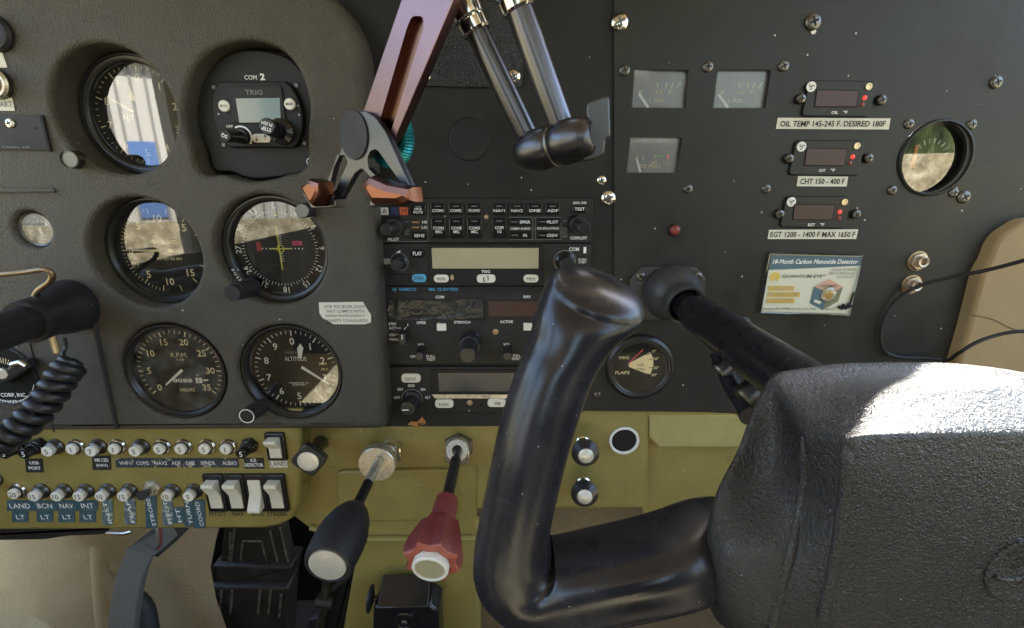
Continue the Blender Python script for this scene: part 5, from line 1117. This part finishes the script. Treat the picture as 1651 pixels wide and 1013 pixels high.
# coiled cord
F = Fr(110, 600, DL); b = MB()
ax_ = spline([F.q(122, 582, .042), F.q(104, 602, .048), F.q(80, 640, .056), F.q(45, 680, .066), F.q(0, 712, .076), F.q(-60, 742, .088)], 40)
pts = []; turns = 12; nn = len(ax_) - 1
lead = spline([F.q(104, 545, .036), F.q(106, 560, .036), F.q(102, 572, .040), F.q(110, 584, .043)], 6)
for i in range(nn * 3 + 1):
    t = i / (nn * 3); j = min(int(t * nn), nn - 1); p = ax_[j].lerp(ax_[j + 1], t * nn - j); Tn = (ax_[min(j + 3, nn)] - ax_[max(j - 3, 0)]).normalized()
    U = Tn.cross(Vector((0, 0, 1))).normalized(); V = Tn.cross(U); a = 2 * pi * turns * t; r = .0068 * min(1, .25 + t * 9); pts.append(p + U * (r * cos(a)) + V * (r * sin(a)))
b.tube(lead + pts, [.0012] * len(lead) + [.0012 + .0024 * min(1, k / 60) for k in range(len(pts))], 'satin_black', 10); tag(b.build('coiled_cord', smooth=60), F, 'black coiled microphone cord hanging across the left edge of the pad', 'cord')

# ================================================================ BELOW THE SWITCH PANEL
def pbox(F, T, name, px, z0, z1, m, b_=.001, r=0, tag_=None):
    b = MB(F); q = ccw(F.ply(px, z1)); q = rpoly(q, r) if r else q; b.prism(q, z0, z1, m, b=b_); return b.build(name, T)
F = Fr(60, 862, -.02); b = MB(F); b.prism(ccw(rpoly(F.ply([(-200, 850), (180, 850), (166, 864), (110, 866), (70, 872), (-200, 876)]), .004)), -.02, 0, 'rubber', b=.003)
tag(b.build('under_panel_tray'), F, 'dark grey tray edge just under the left switch panel', 'tray')
b = MB(F); b.tube([F.q(172, 860, -.01), F.q(200, 861, -.01), F.q(212, 858, -.01)], .0016, 'chrome', 10); tag(b.build('metal_rod'), F, 'short bright metal rod under the switch panel at left', 'rod')
# grey bent bracket
F = Fr(225, 900, -.03); T = thing('parking_brake_handle', 'grey bent handle hanging below the STROBE tape with red wire beside it', 'handle', F)
b = MB()
def barp(b, pts, wd, th, m):
    pts = [Vector(p) for p in pts]; R = []
    for i, p in enumerate(pts):
        Tn = (pts[min(i + 1, len(pts) - 1)] - pts[max(i - 1, 0)]).normalized(); U = Tn.cross(Vector((.15, 0, 1))).normalized(); V = Tn.cross(U).normalized(); w_ = wd[i]
        R.append([tuple(p + U * a * w_ + V * c * th) for a, c in ((1, .75), (.9, 1), (-.9, 1), (-1, .75), (-1, -.75), (-.9, -1), (.9, -1), (1, -.75))])
    b.strip(R, m); b.add(R[0], [tuple(range(8))[::-1]], m); b.add(R[-1], [tuple(range(8))], m)
barp(b, [F.q(275, 852, -.05), F.q(250, 872, -.035), F.q(226, 892, -.02), F.q(213, 925, -.012), F.q(204, 970, -.004), F.q(196, 1040, .008), F.q(190, 1120, .02)], [.009, .010, .0118, .0112, .0112, .0112, .0112], .006, 'grey_strap'); b.build('handle_bar', T, smooth=30)
b = MB(); barp(b, [F.q(300, 835, -.075), F.q(270, 862, -.052), F.q(243, 884, -.034)], [.009, .010, .010], .007, 'tape_black'); b.build('bracket', T, smooth=30)
b = MB(); b.tube(spline([F.q(258, 850, -.028), F.q(260, 868, -.026), F.q(258, 880, -.028), F.q(252, 888, -.03)], 4), .0012, 'red_plastic', 8); b.build('wire', T)
b = MB(); b.tube(spline([F.q(252, 846, -.02), F.q(254, 862, -.02), F.q(253, 872, -.022)], 4), .0010, 'worn_silver', 8); b.build('wire', T)
# pale post and seat pieces behind
F = Fr(175, 930, -.12); b = MB(); b.tube([F.q(172, 830, -.1), F.q(176, 930, -.1), F.q(190, 1120, -.1)], .016, 'tan', 20); tag(b.build('trim_post'), F, 'pale tan trim post behind the grey handle', 'post')
F = Fr(240, 980, -.06); b = MB(); b.tube(spline([F.q(212, 965, -.06), F.q(232, 985, -.06), F.q(240, 1040, -.05), F.q(240, 1100, -.05)], 4), .011, 'rubber', 14); tag(b.build('hose'), F, 'dark hose beside the foot of the grey handle', 'hose')
# rudder pedal, seen between the switch panel and the throttle
F = Fr(410, 930, -.13); T = thing('rudder_pedal', 'black ribbed rudder pedal below the rocker switches', 'pedal', F)
pbox(F, T, 'upper_plate', [(362, 840), (452, 840), (469, 915), (354, 915)], -.02, -.004, 'pedal', .002, .003)
b = MB(F)
for a in (((372, 858), (370, 912)), ((378, 852), (372, 912)), ((391, 873), (387, 912)), ((421, 873), (432, 912)), ((435, 855), (449, 912)), ((451, 850), (466, 914)), ((391, 873), (421, 873))):
    b.tube([(*F.l(*a[0], -.004), -.004), (*F.l(*a[1], -.004), -.004)], .0014, 'rib', 8)
b.build('rib', T)
pbox(F, T, 'tread', [(342, 912), (470, 914), (462, 952), (334, 950)], -.03, .004, 'pedal', .003, .004)
pbox(F, T, 'foot_plate', [(330, 946), (464, 948), (456, 1100), (318, 1100)], -.02, .012, 'pedal', .003, .004)
for u in (328, 355, 372, 417, 434, 451): b = MB(F); t = 6 if u in (328, 451) else 0; b.tube([(*F.l(u + 2, 953 + t, .014), .0135), (*F.l(u - 1, 990 + t, .014), .0135)], .0016, 'rib', 8); b.build('rib', T)
# plain black sheets put in to fill the gaps by the pedal and arm
F = Fr(420, 930, -.22); b = MB(F); b.prism(ccw(rpoly(F.ply([(352, 780), (620, 780), (620, 1200), (322, 1200), (330, 980)]), .01)), -.02, 0, 'black', b=.004); tag(b.build('black_backing'), F, 'black backing sheet in the gap behind the pedal', 'cover')
F = Fr(770, 1000, -.12); b = MB(F); b.prism(ccw(rpoly(F.ply([(720, 900), (1135, 935), (1180, 1200), (700, 1200)]), .01)), -.02, 0, 'black', b=.004); tag(b.build('black_backing'), F, 'black backing sheet deep under the yoke arm', 'cover')
# copilot pedal bits under the yoke arm
F = Fr(1050, 975, -.05); T = thing('rudder_pedal', 'black pedal with grey ribbed top peeking out under the yoke arm', 'pedal', F)
pbox(F, T, 'foot_plate', [(880, 985), (1100, 974), (1128, 985), (1140, 1110), (870, 1110)], -.02, 0, 'pedal', .003, .004)
for k in range(5): b = MB(F); u = 1045 + k * 11; b.prism(ccw(F.ply([(u, 940), (u + 8, 940), (u + 9, 976), (u + 1, 976)], .004)), -.006, .004, 'dark_metal', b=.001); b.build('rib', T)
b = MB(); b.tube([F.q(1095, 950, -.04), F.q(1097, 978, -.04)], .0014, 'silver', 10); b.build('edge_pin', T)
b = MB(F); x, y = F.l(1076, 1005); b.dome(x, y, .004, .0, .003, 'worn_silver', 16); b.build('bolt', T)
# throttle link below the barrel knob
F = Fr(520, 975, -.03); T = thing('control_linkage', 'dark control rod with swivel joint hanging under the throttle knob', 'linkage', F)
b = MB(); b.tube([F.q(530, 920, -.02), F.q(524, 968, -.02)], .0045, 'dark_metal', 14); b.tube([F.q(524, 975, -.02), F.q(510, 1040, -.02)], .0040, 'dark_metal', 14); b.build('rod', T)
b = MB(); c = F.q(524, 970, -.02); b.tube([c + Vector((-.008, .0015, 0)), c + Vector((.008, -.0015, 0))], .0065, 'black', 20); b.build('swivel', T)
pbox(F, T, 'fork', [(496, 1000), (514, 996), (522, 1010), (514, 1080), (490, 1080)], 0, .010, 'black', .002, .003)
pbox(F, T, 'shield', [(528, 960), (564, 930), (566, 1100), (520, 1100)], -.01, .0, 'black', .002, .003)
# black clamp box with thumb screw
F = Fr(655, 970, .0); T = thing('clamp_box', 'black box with thumb wheel and round screw boss under the red knob', 'box', F)
b = MB(F)
A = F.ply([(618, 925), (693, 925), (692, 952), (608, 956)], .02)
b.prism(ccw(rpoly(F.ply([(602, 978), (692, 975), (707, 985), (712, 1120), (597, 1120)], .024), .003)), 0, .024, 'gloss_black', b=.002)
z1, z2 = .004, .026
top = [(*F.l(617, 926, z1), z1), (*F.l(694, 926, z1), z1), (*F.l(690, 978, z2), z2), (*F.l(608, 981, z2), z2)]
lo = [Vector(p) + Vector((0, -.006, -.001)) for p in top]
b.add(top + [tuple(p) for p in lo], [(3, 2, 1, 0), (0, 1, 5, 4), (1, 2, 6, 5), (2, 3, 7, 6), (3, 0, 4, 7), (4, 5, 6, 7)], 'gloss_black'); b.build('housing', T, bev=.0008)
b = MB(F); x, y = F.l(652, 1003, .025); b.lathe(x, y, [(.0112, 0), (.0108, .002), (.0085, .0028), (.0060, .0024), (.0050, .0016), (1e-5, .0016)], 'gloss_black', 40, z=.024); screw_mb(b, x, y, .0030, .0258, 'dark_metal'); b.build('screw_boss', T)
c0 = Vector((*F.l(612, 966, .014), .014)); lathe_axis(T, 'thumb_wheel', c0, c0 + Vector((-.010, .0005, 0)), [(.0026, -.004), (.0028, .005), (.0110, .0075), (.0116, .0082), (.0112, .0092), (.004, .0100), (1e-5, .0100)], 'black', 40)

# ================================================================ PHONE MOUNT
RM = yaw(-34, 0, 0)
FMt = Fr(588, 225, .095, RM); T = thing('phone_holder', 'copper and black phone cradle on a slotted bronze slide with teal thumb wheel', 'phone holder', FMt)
F = FMt
def mp(pts, z=0.): return ccw(F.ply(pts, z))
b = MB(F)   # slide bar with slot
bar_px = [(556, 262), (661, -40), (742, -40), (640, 222), (622, 252)]
bq = mp([(575, 210), (667, -60), (757, -60), (633, 234)], -.004)
slot = mp([(634, 190), (676, 55), (683, 38), (679, 27), (669, 27), (661, 38), (604, 190)], -.004)
slot = ccw(rpoly(mp([(603, 226), (656, 45), (664, 26), (682, 26), (683, 45), (626, 226)][:6], -.004), .002, 3))
bo = ccw(rpoly(bq, .001, 2))
b.prism(bo, -.009, -.004, 'anodised', b=.0005, holes=[slot]); b.build('slide_bar', T)
b = MB(F); b.prism(offs(slot, .0001), -.0086, -.0078, 'bronze'); b.build('slot_floor', T)
b = MB(F)   # black Y-shaped bracket
outer = [(562, 190), (574, 180), (590, 179), (606, 190), (622, 213), (661, 300), (661, 330), (648, 332), (610, 300), (583, 272), (572, 280), (543, 332), (520, 332), (513, 324), (548, 246)]
w1 = ccw(rpoly(mp([(543, 250), (556, 250), (561, 262), (541, 308), (534, 312), (530, 305)]), .0010, 3))
w2 = ccw(rpoly(mp([(597, 243), (606, 240), (612, 246), (646, 294), (622, 300), (594, 272), (592, 255)]), .0012, 3))
b.prism(ccw(rpoly(mp(outer), .0016, 3)), -.0035, 0, 'gunmetal', b=.0005, holes=[w1, w2]); b.build('bracket', T)
b = MB(F); x, y = F.l(571, 218); ex = [F.l(550, 222), F.l(598, 220)]; rr = (ex[1][0] - ex[0][0]) / 2
b.prism(circ(x, y, .0112, 48, ry=.0124), 0, .0010, 'rubber', b=.0004); b.build('grip_pad', T)
def foot(pts, z1, m='copper', name='jaw'):
    b = MB(F); n = len(pts); top = [Vector((*F.l(u, v, z), z)) for u, v, z in pts[0]]; bot = [Vector((*F.l(u, v, z), z)) for u, v, z in pts[1]]; k = len(top)
    b.add(top + bot, [tuple(range(k)), tuple(range(2 * k - 1, k - 1, -1))] + [(i, k + i, k + (i + 1) % k, (i + 1) % k) for i in range(k)], m); return b
b = MB(F); b.prism(mp([(511, 318), (541, 322), (541, 334), (534, 336), (502, 337), (486, 310)], .004), -.0036, .004, 'gunmetal', b=.0008); b.build('jaw_arm', T)
b = MB(F); b.prism(mp([(600, 300), (640, 305), (661, 303), (661, 328), (630, 332), (594, 334)], .004), -.0036, .004, 'gunmetal', b=.0008); b.build('jaw_arm', T)
b = MB(F); b.prism(mp([(480, 300), (494, 288), (512, 294), (512, 314), (502, 334), (495, 328)], .014), .004, .014, 'copper', b=.0028); b.build('jaw', T)
b = MB(F); b.prism(mp([(577, 298), (592, 283), (620, 295), (657, 302), (660, 326), (640, 334), (596, 332)], .013), .004, .013, 'copper', b=.0040); b.build('jaw', T)
c0 = Vector((*F.l(618, 222, -.008), -.008)); ZB = Vector((0, 0, -1))
k_ = lathe_axis(T, 'thumb_wheel', c0, c0 + ZB * .02, [(.0100, .001), (.0150, .0015), (.0156, .003), (.0156, .0065), (.0150, .008), (.008, .0085), (1e-5, .0085)], 'teal', 120, flute=.0006, kn=60, smooth=20)
lathe_axis(T, 'screw_end', c0, c0 + ZB * .02, [(.0030, .008), (.0030, .016), (.0020, .017), (1e-5, .0165)], 'brass', 20)
# ball joint arm
F = Fr(880, 235, .10); T = thing('ball_joint_arm', 'folded ball-joint mounting arm with two dark metal tubes and a wing knob', 'mounting arm', F)
def armtube(a, c, r, col=True):
    b = MB(); b.tube([a, a.lerp(c, .5), c], r, 'tube', 48, cap=False); b.build('arm_tube', T, smooth=60)
tA0, tA1 = F.q(768, 50, .100), F.q(851, 222, .100); tB0, tB1 = F.q(836, 15, .112), F.q(905, 205, .112)
armtube(tA0, tA1, .0056); armtube(tB0, tB1, .0062)
for p0, p1, r, k in ((tA0, tA1, .0060, 1), (tB0, tB1, .0064, 1)):
    dv = (p0 - p1).normalized()
    lathe_axis(T, 'collar', p0, p0 + dv, [(r + .0002, -.001), (r + .0012, 0), (r + .0014, .0045), (r + .0006, .0052), (r + .0016, .0062), (r + .0026, .016), (r + .0020, .022), (r * .6, .026)], 'chrome', 48, smooth=25)
    b = MB(); b.tube([p0 + dv * .02, p0 + dv * .06], r * .8, 'gunmetal', 24); b.build('stud', T)
    b = MB(); c_ = p0 + dv * .068
    b.M = Matrix.Translation(c_); b.lathe(0, 0, [(max(1e-5, .014 * sin(pi * i / 12)), -.014 * cos(pi * i / 12)) for i in range(13)], 'gunmetal', 32); b.build('ball', T, smooth=180)
j0 = F.q(840, 250, .104); j1 = F.q(945, 221, .124)
dj = (j1 - j0).normalized(); Lj = (j1 - j0).length
lathe_axis(T, 'elbow_cap', j0, j1, [(1e-5, -.0005), (.0062, -.0005), (.0072, .0002), (.0092, .0045), (.0100, .0090), (.0100, .0145), (.0092, .0185), (.0088, .0190)], 'gunmetal', 56, smooth=50)
lathe_axis(T, 'elbow_ring', j0, j1, [(.0092, .0186), (.0099, .0190), (.0099, .0200), (.0092, .0204)], 'dark_metal', 80, flute=.0003, kn=40)
lathe_axis(T, 'elbow_cap', j0, j1, [(.0088, .0202), (.0094, .0206), (.0101, .0245), (.0101, .0300), (.0092, .0350), (.0080, .0385), (.0050, .0400), (.0045, Lj)], 'gunmetal', 56, smooth=50)
wk = MB(F); FW_ = Fr(960, 208, .122, yaw(-8, 0, 0))
wk = MB(FW_); wk.prism(ccw(rpoly(FW_.ply([(944, 168), (982, 155), (983, 195), (984, 222), (976, 226), (974, 252), (938, 262), (941, 240), (944, 222), (950, 206), (946, 195)]), .0026, 4)), -.0050, .0040, 'wing_black', b=.0009)
o = wk.build('wing_knob', T); o.matrix_parent_inverse = T.matrix_world.inverted(); o.matrix_world = Matrix.Translation(FW_.o) @ FW_.R.to_4x4()

# ================================================================ COPILOT YOKE
AX = P(1085, 478, 0)                       # control shaft axis, square to the panel
FY = Fr(0, 0, o=Vector((AX.x, 0, AX.z))); F = FY
T = thing('control_shaft_boot', 'black flanged collar on the right panel where the control shaft comes through', 'collar', FY)
b = MB(F); b.prism(ccw(rpoly(F.ply([(1034, 431), (1122, 431), (1138, 450), (1130, 516), (1022, 516), (1014, 452)], .004), .002)), .0022, .0042, 'boot_grey', b=.0006); b.build('flange', T)
for u, v in ((1033, 446), (1125, 445.5)): b = MB(F); x, y = F.l(u, v, .0042); screw_mb(b, x, y, .0034, .0042, 'dark_metal', .7); b.build('screw', T)
lathe_axis(T, 'sleeve', Vector((-.004, .005, 0)), Vector((.0000, .0, .03)), [(.0215, .003), (.0215, .006), (.0205, .012), (.0175, .018), (.0150, .021), (.0150, .024), (.0152, .029), (.0144, .0305), (.0126, .030), (.0118, .026)], 'boot_grey', 64, smooth=60)
T = thing('control_yoke', 'large black control yoke with worn leather-grain hub and single upright horn', 'yoke', FY)
lathe_axis(T, 'shaft', Vector((0, 0, -.01)), Vector((0, 0, .2)), [(.0098, .0), (.0098, .046), (.0102, .050), (.0122, .058), (.0130, .205), (.01, .22)], 'shaft', 48, smooth=60)
# cable guide on the shaft
b = MB(F); q = [F.q(1196, 540, .085), F.q(1204, 530, .088), F.q(1200, 518, .09), F.q(1188, 520, .09)]; b.tube(spline(q, 5), .0028, 'rubber', 14); b.build('cable_clip', T)
for u, v, d_2, r_ in ((1164, 598, .100, .0055), (1203, 640, .128, .0065)):
    c = F.q(u, v, d_2); lathe_axis(T, 'shaft_bolt', c + Vector((.006, .0045, -.002)), c + Vector((-.004, -.003, .0)), [(r_, 0), (r_, .009), (r_ * .86, .0102), (r_ * .8, .0098), (1e-5, .0095)], 'dark_metal', 32, smooth=30)
b = MB(F); c = [F.q(1160, 570, .085), F.q(1185, 620, .105), F.q(1215, 668, .13)]; b.tube([p + Vector((-.001, -.001, 0)) for p in c], [.0048, .0055, .0062], 'shaft', 16); b.build('shaft_rail', T)

def YP(u, v, d): p = P(u, v, d); return Vector((p.x - AX.x, p.z - AX.z, d))      # yoke-local: x right, y up, z out
def mirror(p): return Vector((-p.x, p.y, p.z))
# --- hub: matched outlines from the back to the front, mirrored about the shaft
def outline(pts, zt, zb):
    """pts: list of (u, v, d) on the left side from top corner to bottom corner"""
    Lp = [YP(*p) for p in pts]
    h = [Vector((0, zt, Lp[0].z)), Vector((Lp[0].x * .5, zt, Lp[0].z))] + Lp + [Vector((Lp[-1].x * .5, zb, Lp[-1].z)), Vector((0, zb, Lp[-1].z))]
    r = [mirror(p) for p in reversed(h[1:-1])]
    return h + r
front = [(1372, 702, .252), (1370, 745, .253), (1368, 790, .253), (1363, 830, .253), (1355, 880, .253), (1345, 930, .253), (1330, 1000, .253)]
mid = [(1300, 700, .240), (1302, 745, .239), (1299, 790, .239), (1291, 840, .241), (1280, 890, .245), (1266, 940, .246), (1246, 1020, .246)]
hol_ = [(1262, 640, .222), (1262, 700, .220), (1236, 765, .222), (1206, 835, .232), (1172, 885, .243), (1166, 940, .244), (1172, 1030, .243)]
side = [(1243, 601, .213), (1206, 658, .217), (1188, 726, .221), (1148, 782, .226), (1130, 862, .231), (1134, 950, .231), (1146, 1030, .226)]
back = [(1258, 600, .203), (1228, 655, .203), (1215, 720, .203), (1192, 775, .204), (1182, 840, .204), (1188, 905, .204), (1205, 960, .204)]
zt_f = YP(1372, 702, .252).y; zt_s = YP(1243, 601, .213).y; zb = -.058
R = [outline(back, zt_s + .002, -.044), outline(side, zt_s + .003, zb), outline(hol_, zt_s + .0005, zb - .001), outline(mid, zt_f + .0075, zb - .001), outline(front, zt_f + .0008, zb)]
for Rk in R:                                  # lift the left corners onto the height of the top edge
    pass
b = MB(F); cen = Vector((0, -.014, .2545)); inner = [p.lerp(cen, .25) for p in R[-1]]
for p in inner: p.z = .2540
inner2 = [p.lerp(cen, .65) for p in R[-1]]
for p in inner2: p.z = .2545
RR = [[tuple(p) for p in r] for r in R + [inner, inner2]]
b.strip(RR, 'yoke_leather'); n_ = len(RR[0])
k0 = (len(RR) - 1) * n_; b.f += [(tuple(k0 + i for i in range(n_)), 'yoke_leather'), (tuple(range(n_))[::-1], 'yoke_leather')]
hub = b.build('hub', T, smooth=180, sub=3)
me = hub.data; cr = me.attributes.new('crease_edge', 'FLOAT', 'EDGE')
def crease_ring(k, val, idx=None):
    for e in me.edges:
        a, c = e.vertices
        if a // n_ == k and c // n_ == k and (idx is None or ((a % n_) in idx and (c % n_) in idx)): cr.data[e.index].value = val
crease_ring(4, 1.0); crease_ring(3, 1.0); crease_ring(1, .4)
for e in me.edges:                             # the top left and top right corners keep an edge
    a, c = sorted(e.vertices)
    if a // n_ != c // n_ and a % n_ == c % n_ and (a % n_) in (2, n_ - 2): cr.data[e.index].value = .45
# moulded welts along the two front corners of the hub
for pts in ([(1298, 706, .2385)] + mid[1:], [(1371, 712, .2515)] + front[1:]):
    q = [YP(*p) for p in pts]; q = [Vector((p.x, p.y, p.z - .0010)) for p in q]; b = MB(); q = spline(q, 5); b.tube(q, [.0015 * min(1, (k + 1) / 5) for k in range(len(q))], 'yoke_leather', 10); b.build('moulded_welt', T, smooth=180)
# raised round emblem on the hub face
ce = YP(1653, 922, .2548); b = MB(); 
b.lathe(ce.x, ce.y, [(.0100, -.0012), (.0098, .0000), (.0092, .0002), (.0084, .0000), (1e-5, .0000)], 'yoke_leather', 64, z=ce.z)
b.tube(spline([Vector((ce.x - .0072, ce.y - .0012, ce.z - .0002)), Vector((ce.x - .0045, ce.y - .0026, ce.z - .0001)), Vector((ce.x - .0005, ce.y - .0018, ce.z - .0001)), Vector((ce.x + .006, ce.y + .002, ce.z - .0002))], 6), .0007, 'yoke_leather', 8)
b.build('emblem', T, smooth=60)
# --- horn: arm, bend, upright grip and flared cap as one skin
def vec(a, c): return c - a
ringsP = [  # centre u, v, d, half width px, half depth m, exponent
    (1170, 866, .216, 60, .012, 2.6), (1135, 882, .222, 64, .0150, 3.0), (1100, 897, .226, 61, .0150, 3.0), (1040, 913, .226, 59, .0150, 3.0), (980, 925, .225, 58, .0150, 3.0), (930, 937, .224, 59, .0150, 3.0),
    (892, 944, .223, 63, .0150, 2.7), (855, 939, .2215, 78, .0148, 2.5), (833, 920, .220, 78, .0146, 2.4), (824, 884, .219, 62, .0145, 2.4), (829, 845, .218, 56, .0145, 2.4), (843, 780, .216, 57, .0145, 2.3), (861, 700, .213, 59.5, .0145, 2.3), (880, 640, .210, 59.5, .0145, 2.3), (899, 585, .207, 59, .0143, 2.3)]
C = [YP(u, v, d) for u, v, d, *_ in ringsP]; NR = 32; RG = []
def sring(c, U, V, ex):
    o = []
    for k in range(NR):
        a = 2 * pi * k / NR; ca, sa = cos(a), sin(a)
        o.append(tuple(c + U * (abs(ca) ** (2 / ex) * (1 if ca >= 0 else -1)) + V * (abs(sa) ** (2 / ex) * (1 if sa >= 0 else -1))))
    return o
def ppm(u, v, d): return (DIST - d) / ray(u, v).y / FPX
dirs = [(-1, .13), (-1, .2), (-1, .27), (-1, .27), (-1, .26), (-1, .24), (-1, .08), (-.75, -.55), (-.3, -1), (-.02, -1), (.12, -1), (.2, -1), (.26, -1), (.33, -1), (.36, -1)]
for (u, v, d, hw, hd, ex), c, dr in zip(ringsP, C, dirs):
    # direction of travel on the photo -> in-plane sideways direction of the section
    q1 = YP(u - dr[1] * 10, v + dr[0] * 10, d); U = (q1 - c).normalized() * (hw * ppm(u, v, d)); U.z = 0
    Tn = YP(u + dr[0] * 10, v + dr[1] * 10, d) - c; V = Vector((0, 0, 1)) * hd
    RG.append(sring(c, U, V, ex))
# the sections above turn towards the cap
def cap(u, v, d, ul, vl, ur, vr, V, ex, s=1., up=Vector()):
    c = YP(u, v, d); a, e = YP(ul, vl, d), YP(ur, vr, d); c = (a + e) / 2; U = (e - a) / 2
    RG.append(sring(c + up, U * s, V * s, ex))
cap(917, 548, .205, 854, 546, 984, 556, Vector((0, .0, .0142)), 2.2)
cap(930, 522, .204, 862, 508, 1006, 534, Vector((0, -.0015, .0142)), 2.2)
cap(947, 500, .203, 872, 478, 1028, 518, Vector((0, -.003, .0142)), 2.2)
Vc = Vector((0, -.0052, .0128))
cap(962, 482, .203, 884, 455, 1038, 499, Vc, 2.1)
cap(963, 476, .203, 888, 450, 1037, 492, Vc, 2.1, .97, Vector((0, .0006, .0003)))
cap(963, 476, .203, 888, 450, 1037, 492, Vc, 2.1, .86, Vector((0, .0018, .0008)))
cap(963, 476, .203, 888, 450, 1037, 492, Vc, 2.1, .5, Vector((0, .0030, .0012)))
cap(963, 476, .203, 888, 450, 1037, 492, Vc, 2.1, .12, Vector((0, .0034, .0014)))
b = MB(); b.strip(RG, 'yoke_plastic'); k0 = (len(RG) - 1) * NR; b.f.append((tuple(k0 + i for i in range(NR)), 'yoke_plastic')); hn = b.build('horn', T, smooth=180, sub=2); cr = hn.data.attributes.new('crease_edge', 'FLOAT', 'EDGE'); kr = len(RG) - 5
for e in hn.data.edges:
    a, c = e.vertices
    if a // NR == kr and c // NR == kr: cr.data[e.index].value = .55
# right horn, mostly outside the frame, mirrored
b = MB(); b.strip([[tuple(mirror(Vector(p))) for p in reversed(r)] for r in RG], 'yoke_plastic'); b.f.append((tuple(k0 + i for i in range(NR)), 'yoke_plastic')); b.build('horn', T, smooth=180, sub=2)
